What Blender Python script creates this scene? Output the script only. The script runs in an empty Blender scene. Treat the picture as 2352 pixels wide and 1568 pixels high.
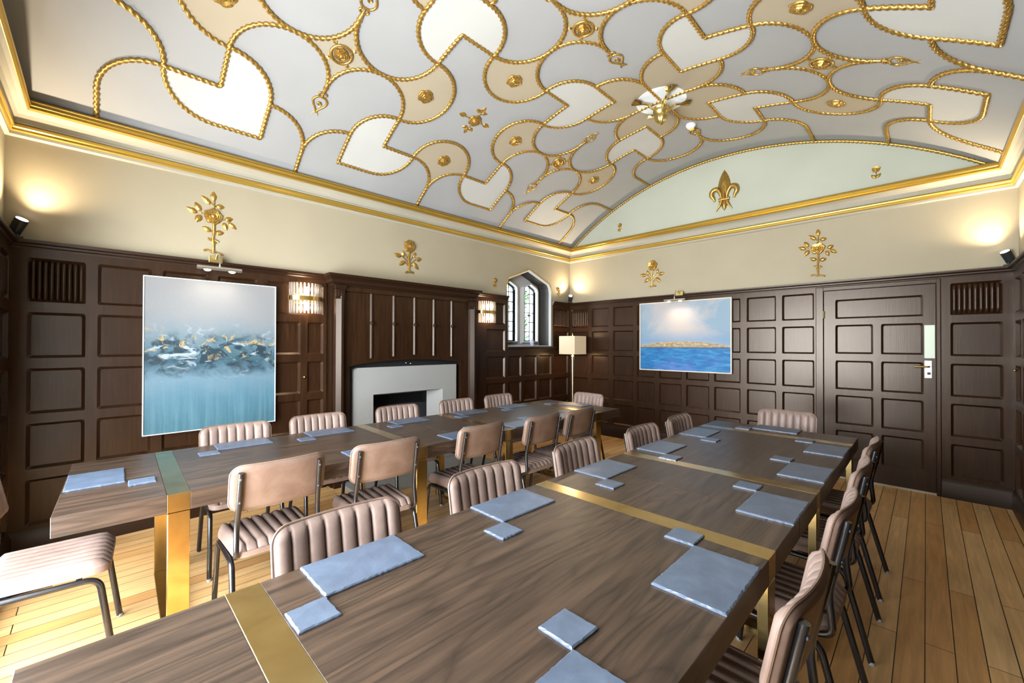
import bpy, bmesh, math, random
from mathutils import Vector, Matrix, noise
from mathutils.geometry import tessellate_polygon
C = bpy.context.scene.collection
S = bpy.context.scene
PI = math.pi
random.seed(7)

# ------------------------------------------------------------------ camera, world, light, exposure
YAW, PIT, ROL = (math.radians(a) for a in (45.06, 0.388, 0.126))
fw = Vector((math.cos(YAW)*math.cos(PIT), math.sin(YAW)*math.cos(PIT), math.sin(PIT)))
rt = Vector((math.sin(YAW), -math.cos(YAW), 0)); up = rt.cross(fw)
rt, up = rt*math.cos(ROL)+up*math.sin(ROL), up*math.cos(ROL)-rt*math.sin(ROL)
cd = bpy.data.cameras.new('camera'); cam = bpy.data.objects.new('camera', cd); C.objects.link(cam)
cam.matrix_world = Matrix(((rt.x, up.x, -fw.x, 0), (rt.y, up.y, -fw.y, 0), (rt.z, up.z, -fw.z, 1.42), (0, 0, 0, 1)))
cd.sensor_width = 36; cd.sensor_fit = 'HORIZONTAL'; cd.lens = 949.1/2352*36; cd.clip_start = 0.02; cd.clip_end = 60
S.camera = cam

w = bpy.data.worlds.new('sky'); S.world = w; w.use_nodes = True
bg = w.node_tree.nodes['Background']; bg.inputs[0].default_value = (0.80, 0.89, 1.0, 1); bg.inputs[1].default_value = 2.6

S.view_settings.view_transform = 'Standard'; S.view_settings.look = 'None'
S.view_settings.gamma = 1; S.view_settings.use_curve_mapping = False
S.view_settings.exposure = 1.3
S.cycles.max_bounces = 10; S.cycles.diffuse_bounces = 6; S.cycles.glossy_bounces = 4
S.cycles.transparent_max_bounces = 12; S.cycles.transmission_bounces = 6
S.cycles.sample_clamp_indirect = 6; S.cycles.caustics_reflective = False; S.cycles.caustics_refractive = False
S.cycles.use_denoising = True

def area(name, loc, direction, sx, sy, power, col):
    l = bpy.data.lights.new(name, 'AREA'); l.shape = 'RECTANGLE'; l.size = sx; l.size_y = sy; l.energy = power; l.color = col
    o = bpy.data.objects.new(name, l); C.objects.link(o); o.location = loc
    o.rotation_euler = Vector(direction).to_track_quat('-Z', 'Z').to_euler(); return o
# daylight through the big window in the wall behind the camera and through the small arched window
area('daylight_window_rear', (-0.80, 1.80, 1.28), (1, 0.0, -0.03), 3.2, 2.4, 410, (0.92, 0.96, 1.0))
area('daylight_window_arched', (4.55, 5.3, 2.3), (0, -1, -0.1), 1.3, 1.6, 60, (0.86, 0.93, 1.0))

# ------------------------------------------------------------------ room numbers
XB, YA, YC, XD = 5.636, 4.266, -0.57, -0.45          # far wall, left wall, right wall, near end wall
VY, VZ, VR = 1.888, 0.1285, 3.71                      # barrel vault
DADO = 2.11

# ------------------------------------------------------------------ materials
MATS = {}
def mat(name, base=(0.5, 0.5, 0.5), rough=0.5, metal=0.0, spec=0.5, coat=0.0, build=None):
    if name in MATS: return MATS[name]
    m = bpy.data.materials.new(name); m.use_nodes = True
    nt = m.node_tree; b = nt.nodes['Principled BSDF']
    b.inputs['Base Color'].default_value = (*base, 1); b.inputs['Roughness'].default_value = rough
    b.inputs['Metallic'].default_value = metal; b.inputs['Specular IOR Level'].default_value = spec
    b.inputs['Coat Weight'].default_value = coat; b.inputs['Coat Roughness'].default_value = 0.12
    if build: build(nt, b)
    MATS[name] = m; return m
def N(nt, t, **k):
    n = nt.nodes.new(t)
    for a, v in k.items():
        if a in n.inputs: n.inputs[a].default_value = v
        else: setattr(n, a, v)
    return n
def coords(nt, scale=(1, 1, 1), rot=(0, 0, 0), which='Object', loc=(0, 0, 0)):
    tc = N(nt, 'ShaderNodeTexCoord'); mp = N(nt, 'ShaderNodeMapping')
    mp.inputs['Scale'].default_value = scale; mp.inputs['Rotation'].default_value = rot; mp.inputs['Location'].default_value = loc
    nt.links.new(tc.outputs[which], mp.inputs[0]); return mp.outputs[0]
def ramp(nt, fac, stops):
    r = N(nt, 'ShaderNodeValToRGB'); e = r.color_ramp.elements
    while len(e) < len(stops): e.new(0.5)
    for el, (p, c) in zip(e, stops): el.position = p; el.color = (*c, 1)
    nt.links.new(fac, r.inputs[0]); return r.outputs[0]
def mixc(nt, fac, a, b, mode='MIX'):
    m = N(nt, 'ShaderNodeMix', data_type='RGBA', blend_type=mode)
    for s, v in ((m.inputs[0], fac), (m.inputs[6], a), (m.inputs[7], b)):
        if isinstance(v, (int, float)): s.default_value = v
        elif isinstance(v, tuple): s.default_value = (*v, 1)
        else: nt.links.new(v, s)
    return m.outputs[2]
def math_(nt, op, a, b=0.0):
    m = N(nt, 'ShaderNodeMath', operation=op)
    for s, v in ((m.inputs[0], a), (m.inputs[1], b)):
        if isinstance(v, (int, float)): s.default_value = v
        else: nt.links.new(v, s)
    return m.outputs[0]
def bump(nt, b, h, strength=0.2, dist=0.01):
    n = N(nt, 'ShaderNodeBump'); n.inputs['Strength'].default_value = strength; n.inputs['Distance'].default_value = dist
    nt.links.new(h, n.inputs['Height']); nt.links.new(n.outputs[0], b.inputs['Normal'])
def noise_(nt, vec, scale=5, detail=6, rough=0.6, dist=0.0):
    n = N(nt, 'ShaderNodeTexNoise'); n.inputs['Scale'].default_value = scale; n.inputs['Detail'].default_value = detail
    n.inputs['Roughness'].default_value = rough; n.inputs['Distortion'].default_value = dist
    nt.links.new(vec, n.inputs['Vector']); return n.outputs[0]
def wood(dark, mid, light, axis=2, fine=60, wave=True, bstr=0.25):
    """straight and cathedral grain along one object axis"""
    def f(nt, b):
        sc = [1.0, 1.0, 1.0]; sc[axis] = 0.06
        v = coords(nt, tuple(sc))
        n1 = noise_(nt, v, fine, 8, 0.65, 0.3)
        sc2 = [1.0, 1.0, 1.0]; sc2[axis] = 0.16
        v2 = coords(nt, tuple(sc2))
        n2 = noise_(nt, v2, 3.6, 2, 0.45, 0.5)
        if wave:
            rings = math_(nt, 'POWER', math_(nt, 'ABSOLUTE', math_(nt, 'SINE', math_(nt, 'MULTIPLY', n2, 62))), 0.5)
            n3 = math_(nt, 'ADD', math_(nt, 'MULTIPLY', n1, 0.80), math_(nt, 'MULTIPLY', rings, 0.17))
        else: n3 = math_(nt, 'ADD', math_(nt, 'MULTIPLY', n1, 0.7), math_(nt, 'MULTIPLY', n2, 0.3))
        nt.links.new(ramp(nt, n3, [(0.28, dark), (0.5, mid), (0.72, light)]), b.inputs['Base Color'])
        bump(nt, b, n3, bstr, 0.004)
    return f
OAK = mat('dark_oak_panelling', rough=0.30, spec=0.42, build=wood((0.007, 0.0028, 0.0012), (0.022, 0.0088, 0.0035), (0.044, 0.0185, 0.0075), 2, 70, False, 0.12))
OAKF = mat('dark_oak_framing', rough=0.31, spec=0.43, build=wood((0.008, 0.0032, 0.0014), (0.023, 0.0092, 0.0037), (0.042, 0.018, 0.0075), 2, 45, False, 0.12))
OAKX = mat('dark_oak_moulding', (0.018, 0.0075, 0.0035), 0.36, spec=0.40)
for m_ in (OAK, OAKF, OAKX): m_.node_tree.nodes['Principled BSDF'].inputs['Specular Tint'].default_value = (1.0, 0.87, 0.74, 1)
TAB = mat('dark_stained_table_oak', rough=0.34, spec=0.42, build=wood((0.015, 0.0095, 0.006), (0.038, 0.0245, 0.0165), (0.076, 0.047, 0.030), 0, 42, True, 0.3))
BRASS = mat('brushed_brass', (0.62, 0.42, 0.16), 0.22, 1.0, build=lambda nt, b: nt.links.new(
    ramp(nt, noise_(nt, coords(nt, (3, 3, 3)), 2.2, 4, 0.6, 0.5), [(0.3, (0.44, 0.31, 0.12)), (0.6, (0.57, 0.43, 0.19)), (0.8, (0.66, 0.52, 0.26))]), b.inputs['Base Color']))
POLB = mat('polished_brass', (0.72, 0.52, 0.2), 0.2, 1.0)
OLDB = mat('antique_brass', (0.58, 0.45, 0.17), 0.28, 1.0)
def gild(nt, b):
    n = noise_(nt, coords(nt), 90, 3, 0.6)
    nt.links.new(ramp(nt, n, [(0.3, (0.26, 0.14, 0.03)), (0.55, (0.50, 0.31, 0.075)), (0.75, (0.72, 0.50, 0.16))]), b.inputs['Base Color'])
    bump(nt, b, n, 0.3, 0.004)
GOLD = mat('gilded_plaster', rough=0.36, metal=0.75, build=gild)
GOLDF = mat('gold_leaf_moulding', (0.52, 0.34, 0.065), 0.34, 0.7)
def plaster(c):
    def f(nt, b):
        n = noise_(nt, coords(nt), 1.6, 4, 0.5)
        nt.links.new(ramp(nt, n, [(0.3, tuple(x*0.95 for x in c)), (0.7, tuple(min(1, x*1.04) for x in c))]), b.inputs['Base Color'])
        bump(nt, b, noise_(nt, coords(nt), 60, 3), 0.06, 0.003)
    return f
WALLP = mat('putty_painted_plaster', rough=0.62, spec=0.25, build=plaster((0.365, 0.315, 0.215)))
LUN = mat('pale_green_plaster', rough=0.62, spec=0.25, build=plaster((0.45, 0.465, 0.37)))
CEIL = mat('pale_grey_ceiling_plaster', rough=0.6, spec=0.25, build=plaster((0.315, 0.318, 0.312)))
HEART = mat('off_white_inlay_plaster', rough=0.6, spec=0.25, build=plaster((0.46, 0.46, 0.43)))
TAN = mat('stone_tan_inlay_plaster', rough=0.6, spec=0.25, build=plaster((0.36, 0.305, 0.215)))
PTAN = mat('pale_tan_inlay_plaster', rough=0.6, spec=0.25, build=plaster((0.335, 0.30, 0.228)))
COVE = mat('cream_cove_plaster', rough=0.6, spec=0.25, build=plaster((0.37, 0.34, 0.262)))
def slate_b(nt, b):
    n = noise_(nt, coords(nt), 14, 8, 0.65, 0.4)
    nt.links.new(ramp(nt, n, [(0.3, (0.052, 0.074, 0.112)), (0.55, (0.075, 0.104, 0.153)), (0.75, (0.105, 0.14, 0.198))]), b.inputs['Base Color'])
    bump(nt, b, n, 0.35, 0.004)
SLATE = mat('natural_slate', rough=0.36, spec=0.9, build=slate_b)
def leather(c, d):
    def f(nt, b):
        n = noise_(nt, coords(nt), 9, 6, 0.6, 0.5)
        nt.links.new(ramp(nt, n, [(0.3, d), (0.6, c), (0.8, tuple(min(1, x*1.2) for x in c))]), b.inputs['Base Color'])
        bump(nt, b, noise_(nt, coords(nt), 160, 3), 0.12, 0.002)
    return f
LEA = mat('taupe_channelled_leather', rough=0.48, spec=0.4, build=leather((0.235, 0.168, 0.14), (0.175, 0.122, 0.10)))
LEB = mat('tan_smooth_leather', rough=0.45, spec=0.45, build=leather((0.18, 0.12, 0.09), (0.13, 0.08, 0.056)))
BLACK = mat('black_metal_tube', (0.008, 0.008, 0.009), 0.24, 0.0, 0.5, 0.25)
MATB = mat('matt_black_metal', (0.012, 0.014, 0.013), 0.45)
RUB = mat('grey_rubber', (0.25, 0.25, 0.25), 0.6)
STEEL = mat('brushed_nickel', (0.62, 0.60, 0.55), 0.3, 1.0)
STONE = mat('pale_grey_limestone', rough=0.65, spec=0.3, build=plaster((0.30, 0.30, 0.285)))
STONEW = mat('window_tracery_stone', rough=0.65, spec=0.3, build=plaster((0.52, 0.53, 0.52)))
IRON = mat('black_iron', (0.012, 0.012, 0.012), 0.5)
CHAR = mat('charcoal_metal', (0.035, 0.037, 0.042), 0.45, 0.3)
WHITE = mat('white_plastic', (0.8, 0.8, 0.8), 0.4)
YEL = mat('yellow_plastic', (0.75, 0.6, 0.02), 0.4)
FPL = mat('pale_green_finger_plate', (0.62, 0.70, 0.54), 0.3)
def emis(name, col, st):
    return mat(name, col, 0.5, build=lambda nt, b: (setattr(b.inputs['Emission Color'], 'default_value', (*col, 1)), setattr(b.inputs['Emission Strength'], 'default_value', st)))
BULB = emis('glowing_bulb', (1.0, 0.86, 0.66), 5)
LENS = emis('spot_lens', (1.0, 0.9, 0.85), 5)
SHADE = mat('cream_fabric_shade', (0.50, 0.40, 0.27), 0.7, build=lambda nt, b: (setattr(b.inputs['Emission Color'], 'default_value', (1.0, 0.76, 0.46, 1)), setattr(b.inputs['Emission Strength'], 'default_value', 0.10)))
def glass_b(nt, b):
    out = nt.nodes['Material Output']; tr = N(nt, 'ShaderNodeBsdfTransparent'); gl = N(nt, 'ShaderNodeBsdfGlossy'); gl.inputs['Roughness'].default_value = 0.03
    mx = N(nt, 'ShaderNodeMixShader'); mx.inputs[0].default_value = 0.06
    nt.links.new(tr.outputs[0], mx.inputs[1]); nt.links.new(gl.outputs[0], mx.inputs[2]); nt.links.new(mx.outputs[0], out.inputs[0])
GLASS = mat('window_glass', build=glass_b)
def rod_b(nt, b):
    out = nt.nodes['Material Output']; tr = N(nt, 'ShaderNodeBsdfTranslucent'); tr.inputs[0].default_value = (0.95, 0.93, 0.9, 1)
    t2 = N(nt, 'ShaderNodeBsdfTransparent'); gl = N(nt, 'ShaderNodeBsdfGlossy'); gl.inputs['Roughness'].default_value = 0.05
    m1 = N(nt, 'ShaderNodeMixShader'); m1.inputs[0].default_value = 0.45; m2 = N(nt, 'ShaderNodeMixShader')
    fr = N(nt, 'ShaderNodeFresnel'); fr.inputs[0].default_value = 1.5
    nt.links.new(tr.outputs[0], m1.inputs[1]); nt.links.new(t2.outputs[0], m1.inputs[2])
    nt.links.new(fr.outputs[0], m2.inputs[0]); nt.links.new(m1.outputs[0], m2.inputs[1]); nt.links.new(gl.outputs[0], m2.inputs[2]); nt.links.new(m2.outputs[0], out.inputs[0])
RODM = mat('clear_glass_rod', build=rod_b)
def floor_b(nt, b):
    v = coords(nt, (1, 1, 1))
    br = N(nt, 'ShaderNodeTexBrick'); br.offset = 0.37; br.offset_frequency = 2; br.squash = 1
    br.inputs['Scale'].default_value = 1; br.inputs['Brick Width'].default_value = 1.9; br.inputs['Row Height'].default_value = 0.0985
    br.inputs['Mortar Size'].default_value = 0.0022; br.inputs['Mortar Smooth'].default_value = 0.2; br.inputs['Bias'].default_value = 0
    br.inputs['Color1'].default_value = (0.68, 0.37, 0.14, 1); br.inputs['Color2'].default_value = (0.86, 0.57, 0.28, 1); br.inputs['Mortar'].default_value = (0.03, 0.015, 0.008, 1)
    mp = N(nt, 'ShaderNodeMapping'); mp.inputs['Location'].default_value = (0.3, 0.09, 0)
    nt.links.new(v, mp.inputs[0]); nt.links.new(mp.outputs[0], br.inputs['Vector'])
    n = noise_(nt, coords(nt, (0.07, 1, 1)), 40, 8, 0.65, 0.5)
    n2 = noise_(nt, coords(nt, (0.35, 1.6, 1)), 3.0, 4, 0.5, 0.7)
    c = mixc(nt, 0.75, br.outputs['Color'], ramp(nt, n, [(0.25, (0.62, 0.60, 0.55)), (0.7, (1.15, 1.12, 1.05))]), 'MULTIPLY')
    c = mixc(nt, 0.6, c, ramp(nt, n2, [(0.3, (0.75, 0.72, 0.66)), (0.7, (1.1, 1.08, 1.0))]), 'MULTIPLY')
    nt.links.new(c, b.inputs['Base Color'])
    bump(nt, b, math_(nt, 'ADD', math_(nt, 'MULTIPLY', n, 0.12), math_(nt, 'MULTIPLY', br.outputs['Fac'], -1.0)), 0.35, 0.003)
FLOOR = mat('honey_oak_boards', rough=0.38, spec=0.45, build=floor_b)

# ------------------------------------------------------------------ mesh helpers
class MB:
    def __init__(s): s.v = []; s.f = []
    def add(s, vs, fs):
        k = len(s.v); s.v += [tuple(p) for p in vs]; s.f += [tuple(i+k for i in f) for f in fs]; return s
    def box(s, a, b):
        x0, y0, z0 = (min(p) for p in zip(a, b)); x1, y1, z1 = (max(p) for p in zip(a, b))
        return s.add([(x0, y0, z0), (x1, y0, z0), (x1, y1, z0), (x0, y1, z0), (x0, y0, z1), (x1, y0, z1), (x1, y1, z1), (x0, y1, z1)],
                     [(0, 3, 2, 1), (4, 5, 6, 7), (0, 1, 5, 4), (1, 2, 6, 5), (2, 3, 7, 6), (3, 0, 4, 7)])
    def prism(s, pts, vec):
        """polygon (3-D points) pushed along vec"""
        n = len(pts); P = [Vector(p) for p in pts]; Q = [p+Vector(vec) for p in P]
        tris = tessellate_polygon([P])
        return s.add(P+Q, [t for t in tris]+[tuple(i+n for i in reversed(t)) for t in tris]+[(i, (i+1) % n, (i+1) % n+n, i+n) for i in range(n)])
    def tube(s, path, r, n=10, caps=True, closed=False, ref=None, prof=None):
        P = [Vector(p) for p in path]; m = len(P); vs = []; fs = []
        T = []
        for i in range(m):
            a = P[(i-1) % m] if (i or closed) else P[i]; b = P[(i+1) % m] if (i < m-1 or closed) else P[i]
            t = (b-a); T.append(t.normalized() if t.length > 1e-9 else Vector((0, 0, 1)))
        u = Vector(ref) if ref else (Vector((0, 0, 1)) if abs(T[0].z) < 0.9 else Vector((1, 0, 0)))
        for i in range(m):
            u = u-T[i]*u.dot(T[i])
            u.normalize(); w_ = T[i].cross(u)
            for k in range(n):
                a = 2*PI*k/n
                rr = prof(i, a) if prof else (r[i] if isinstance(r, (list, tuple)) else r)
                if isinstance(rr, tuple): vs.append(P[i]+u*math.cos(a)*rr[0]+w_*math.sin(a)*rr[1])
                else: vs.append(P[i]+(u*math.cos(a)+w_*math.sin(a))*rr)
        for i in range(m-1 if not closed else m):
            for k in range(n):
                a, b = i*n+k, i*n+(k+1) % n; c, d = ((i+1) % m)*n+(k+1) % n, ((i+1) % m)*n+k
                fs.append((a, b, c, d))
        if caps and not closed: fs += [tuple(reversed(range(n))), tuple(range((m-1)*n, m*n))]
        return s.add(vs, fs)
    def lathe(s, prof, n=24, c=(0, 0, 0), flute=None, ax=2):
        vs = []; fs = []; m = len(prof)
        for r, z in prof:
            for k in range(n):
                a = 2*PI*k/n; q = r*(1+(flute(z, a) if flute else 0))
                p = (q*math.cos(a), q*math.sin(a), z)
                vs.append((p[0]+c[0], p[1]+c[1], p[2]+c[2]) if ax == 2 else (p[0]+c[0], -p[2]+c[1], p[1]+c[2]))
        for i in range(m-1):
            for k in range(n): fs.append((i*n+k, i*n+(k+1) % n, (i+1)*n+(k+1) % n, (i+1)*n+k))
        fs += [tuple(reversed(range(n))), tuple(range((m-1)*n, m*n))]
        return s.add(vs, fs)
    def grid(s, fn, nu, nv):
        k = [(i, j) for i in range(nu+1) for j in range(nv+1)]
        return s.add([fn(i/nu, j/nv) for i, j in k], [(i*(nv+1)+j, (i+1)*(nv+1)+j, (i+1)*(nv+1)+j+1, i*(nv+1)+j+1) for i in range(nu) for j in range(nv)])
    def build(s, name, m, parent=None, smooth=False, bevel=0.0, seg=2, angle=40, fix=True, loc=None, rotz=0):
        me = bpy.data.meshes.new(name); me.from_pydata(s.v, [], s.f); me.update()
        if fix:
            bm = bmesh.new(); bm.from_mesh(me); bmesh.ops.recalc_face_normals(bm, faces=bm.faces); bm.to_mesh(me); bm.free()
        o = bpy.data.objects.new(name, me); C.objects.link(o); me.materials.append(m)
        if smooth: me.shade_smooth(); me.set_sharp_from_angle(angle=math.radians(angle))
        if bevel:
            b = o.modifiers.new('bevel', 'BEVEL'); b.width = bevel; b.segments = seg; b.limit_method = 'ANGLE'; b.angle_limit = math.radians(40)
        if parent: o.parent = parent
        if loc: o.location = loc
        if rotz: o.rotation_euler.z = rotz
        return o
def fillet(P, r, n=6):
    P = [Vector(p) for p in P]; out = [P[0]]
    for i in range(1, len(P)-1):
        a = (P[i-1]-P[i]); b = (P[i+1]-P[i]); d = min(r, a.length*0.49, b.length*0.49)
        A = P[i]+a.normalized()*d; B = P[i]+b.normalized()*d
        for k in range(n+1):
            t = k/n; out.append(A*(1-t)**2+P[i]*2*t*(1-t)+B*t*t)
    out.append(P[-1]); return out
def tag(o, label, cat, group=None):
    o['label'] = label; o['category'] = cat
    if group: o['group'] = group
    return o
def struct(o): o['kind'] = 'structure'; return o
def empty(name, loc=(0, 0, 0), rz=0, basis=None):
    o = bpy.data.objects.new(name, None); C.objects.link(o); o.empty_display_size = 0.1
    if basis:
        U, V, W = (Vector(b) for b in basis)
        o.matrix_world = Matrix(((U.x, V.x, W.x, loc[0]), (U.y, V.y, W.y, loc[1]), (U.z, V.z, W.z, loc[2]), (0, 0, 0, 1)))
    else: o.location = loc; o.rotation_euler.z = rz
    return o
def copy_tree(o, parent=None):
    c = o.copy(); C.objects.link(c)
    if parent: c.parent = parent
    for ch in list(o.children): copy_tree(ch, c)
    return c
ON_A = ((1, 0, 0), (0, 0, 1), (0, -1, 0))      # local axes on the left wall: right, up, out
ON_B = ((0, -1, 0), (0, 0, 1), (-1, 0, 0))     # the same on the far wall
ON_C = ((-1, 0, 0), (0, 0, 1), (0, 1, 0))
ON_D = ((0, 1, 0), (0, 0, 1), (1, 0, 0))

# ------------------------------------------------------------------ floor, walls, vault
fl = MB().box((XD-0.3, YC-0.3, -0.05), (XB+0.3, YA+0.3, 0)).build('floor', FLOOR); struct(fl)
def vz(y): return VZ+math.sqrt(max(0, VR*VR-(y-VY)**2))
def vpt(x, s, lift=0.0):
    th = s/VR; r = VR-lift
    return Vector((x, VY+r*math.sin(th), VZ+r*math.cos(th)))
def wall_with_holes(name, outer, holes, to3, m, thick, parent=None):
    loops = [[Vector((*p, 0)) for p in outer]]+[[Vector((*p, 0)) for p in h] for h in holes]
    flat = [p for l in loops for p in l]; tris = tessellate_polygon(loops)
    mb = MB(); n = len(flat)
    mb.add([to3(p.x, p.y, 0) for p in flat]+[to3(p.x, p.y, -thick) for p in flat], [tuple(t) for t in tris]+[tuple(i+n for i in reversed(t)) for t in tris])
    k = 0
    for l in loops:
        q = len(l); mb.f += [(k+i, k+(i+1) % q, n+k+(i+1) % q, n+k+i) for i in range(q)]; k += q
    return mb.build(name, m, parent)
WIN = [(4.14, 1.37), (5.15, 1.37), (5.15, 2.25), (5.135, 2.33), (5.09, 2.39), (4.625, 2.56), (4.19, 2.39), (4.155, 2.33), (4.14, 2.25)]
A3 = lambda u, v, n: (u, YA-n, v)
B3 = lambda u, v, n: (XB-n, -u, v)
C3 = lambda u, v, n: (-u, YC+n, v)
D3 = lambda u, v, n: (XD+n, u, v)
wall_A = struct(wall_with_holes('wall_left', [(XD, 0), (XB, 0), (XB, 3.05), (XD, 3.05)], [WIN, [(2.02, 0), (3.0, 0.01), (3.0, 0.86), (2.02, 0.86)]], A3, WALLP, 0.3))
arc = [(-(YA+(YC-YA)*i/40), vz(YA+(YC-YA)*i/40)) for i in range(41)]
wall_B = struct(wall_with_holes('wall_far', [(-YA, 0), (-YC, 0), (-YC, 2.9)]+[(-YA, 2.9)][:0]+[(-YA, 2.9)], [], B3, WALLP, 0.3))
lun = MB(); q = [B3(u, v, 0.004) for u, v in arc]; q0 = [B3(u, 2.9, 0.004) for u, v in arc]
lun.add(q+q0, [(i, i+1, 41+i+1, 41+i) for i in range(40)])
lun = struct(lun.build('lunette_plaster', LUN, wall_B))
wall_C = struct(wall_with_holes('wall_right', [(-XB, 0), (-XD, 0), (-XD, 3.0), (-XB, 3.0)], [], C3, WALLP, 0.3))
REARWIN = [(0.3, 0.1), (3.4, 0.1), (3.4, 2.5), (0.3, 2.5)]
arcD = [(YC+(YA-YC)*i/40, vz(YC+(YA-YC)*i/40)+0.01) for i in range(41)]
wall_D = struct(wall_with_holes('wall_near', [(YA, 0)]+[(u, v) for u, v in reversed(arcD)]+[(YC, 0)], [REARWIN], D3, WALLP, 0.25))
s0, s1 = VR*math.asin((YC-0.1-VY)/VR), VR*math.asin((YA+0.1-VY)/VR)
ceil = MB().grid(lambda a, b: vpt(XD-0.1+(XB-XD+0.2)*a, s0+(s1-s0)*b), 12, 72)
ceiling = struct(ceil.build('ceiling', CEIL, smooth=True, fix=False))

# gold-and-cream cornice: same profile on all four walls (n = out of the wall, z)
PROF_LOW = [(0.01, 2.818), (0.03, 2.818), (0.036, 2.826), (0.036, 2.840), (0.046, 2.846), (0.048, 2.856), (0.042, 2.866), (0.01, 2.868)]
PROF_COVE = [(0, 2.790), (0.010, 2.792), (0.022, 2.800), (0.024, 2.818), (0.028, 2.868), (0.044, 2.870), (0.044, 2.882), (0.036, 2.886), (0.042, 2.905), (0.06, 2.93), (0.085, 2.945), (0.105, 2.95), (0.105, 2.965), (0, 2.97)]
PROF_UP = [(0.07, 2.95), (0.108, 2.95), (0.118, 2.962), (0.11, 2.972), (0.122, 2.982), (0.122, 2.995), (0.108, 3.0), (0.116, 3.012), (0.108, 3.024), (0.06, 3.03)]
def ring_profile(prof):
    mb = MB(); cs = [(XD, YC, 1, 1), (XB, YC, -1, 1), (XB, YA, -1, -1), (XD, YA, 1, -1)]; m = len(prof)
    vs = [(x+sx*n, y+sy*n, z) for x, y, sx, sy in cs for n, z in prof]
    fs = [(i*m+k, ((i+1) % 4)*m+k, ((i+1) % 4)*m+(k+1) % m, i*m+(k+1) % m) for i in range(4) for k in range(m)]
    return mb.add(vs, fs)
t1 = struct(ring_profile(PROF_COVE).build('trim_1', COVE)); t1['label'] = 'cream cove of the cornice'
o = ring_profile(PROF_LOW).build('lower_gold_moulding', GOLDF, t1); o['label'] = 'lower gilded moulding'
o = ring_profile(PROF_UP).build('upper_gold_moulding', GOLDF, t1); o['label'] = 'upper gilded moulding'

# ------------------------------------------------------------------ oak panelling
def panelling(root, to3, cells, face=0.032, rec=0.009, edge=0.019, shelf=True, tag_linen=True):
    """cells: (u0,u1,v0,v1, opening u0,u1,v0,v1, kind). Each cell gets its piece of frame; each panel is a part of its own."""
    fr = MB()
    for (cu0, cu1, cv0, cv1, u0, u1, v0, v1, kind) in cells:
        if kind == 'blank':
            fr.add([to3(cu0, cv0, face), to3(cu1, cv0, face), to3(cu1, cv1, face), to3(cu0, cv1, face)], [(0, 1, 2, 3)]); continue
        rt_ = min(0.035, (u1-u0)*0.2); pts = []; outs = []
        def corner(cx, cy, r, a0, ox, oy):
            for k in range(5):
                a = a0+PI/2*k/4
                pts.append((cx+r*math.cos(a), cy+r*math.sin(a))); 
                outs.append((ox, oy))
        r2 = 0.008
        corner(u0+r2, v0+r2, r2, PI, cu0, cv0); corner(u1-r2, v0+r2, r2, 1.5*PI, cu1, cv0)
        corner(u1-rt_, v1-rt_*0.6, rt_, 0, cu1, cv1); corner(u0+rt_, v1-rt_*0.6, rt_, PI/2, cu0, cv1)
        pts = [(min(max(x, u0), u1), min(max(y, v0), v1)) for x, y in pts]
        n = len(pts); cx, cy = (u0+u1)/2, (v0+v1)/2
        inn = [(cx+(x-cx)*(1-2*edge/(u1-u0)), cy+(y-cy)*(1-2*edge/(v1-v0))) for x, y in pts]
        fr.add([to3(*p, face) for p in outs]+[to3(*p, face) for p in pts]+[to3(*p, rec) for p in inn],
               [(i, (i+1) % n, n+(i+1) % n, n+i) for i in range(n)]+[(n+i, n+(i+1) % n, 2*n+(i+1) % n, 2*n+i) for i in range(n)])
        a0, a1, b0, b1 = u0+edge*0.5, u1-edge*0.5, v0+edge*0.5, v1-edge*0.5
        if kind == 'linen':
            nf = 9; pr = MB()
            def lf(a, b):
                t = (a*nf) % 1.0; h = 0.017*(0.25+abs(math.sin(PI*t))**0.6) if 0 < a < 1 else 0
                e = min(b, 1-b)*(v1-v0); fall = min(1, e/0.02+0.12+0.5*abs(math.sin(2*PI*t*1.0)))
                return to3(a0+(a1-a0)*a, b0+(b1-b0)*b, rec+h*min(1, fall) if 0 < b < 1 else rec)
            pr.grid(lf, nf*8, 10); pr.build('linenfold_panel', OAK, root, smooth=True, angle=50)
        else:
            MB().add([to3(a0, b0, rec+0.001), to3(a1, b0, rec+0.001), to3(a1, b1, rec+0.001), to3(a0, b1, rec+0.001)], [(0, 1, 2, 3)]).build('panel', OAK, root)
    bm_ = fr.build('panel_frame', OAKF, root)
    return bm_
ROWS = [(0.20, 0.505), (0.575, 0.88), (0.945, 1.25), (1.32, 1.63), (1.70, 1.995)]
RB = [0.175, 0.54, 0.9125, 1.285, 1.665, 2.05]
def cols_cells(cols, ends, rows=range(5), linen=(), wide={}):
    """cols: list of openings; ends: outer limits of the run"""
    cs = []; e = [ends[0]]+[(cols[i][1]+cols[i+1][0])/2 for i in range(len(cols)-1)]+[ends[1]]
    for i, (a, b) in enumerate(cols):
        for r in rows:
            if (i, r) in wide: continue
            kind = 'linen' if (i, r) in linen else 'panel'
            cs.append((e[i], e[i+1], RB[r], RB[r+1], a, b, ROWS[r][0], ROWS[r][1], kind))
    return cs
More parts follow.
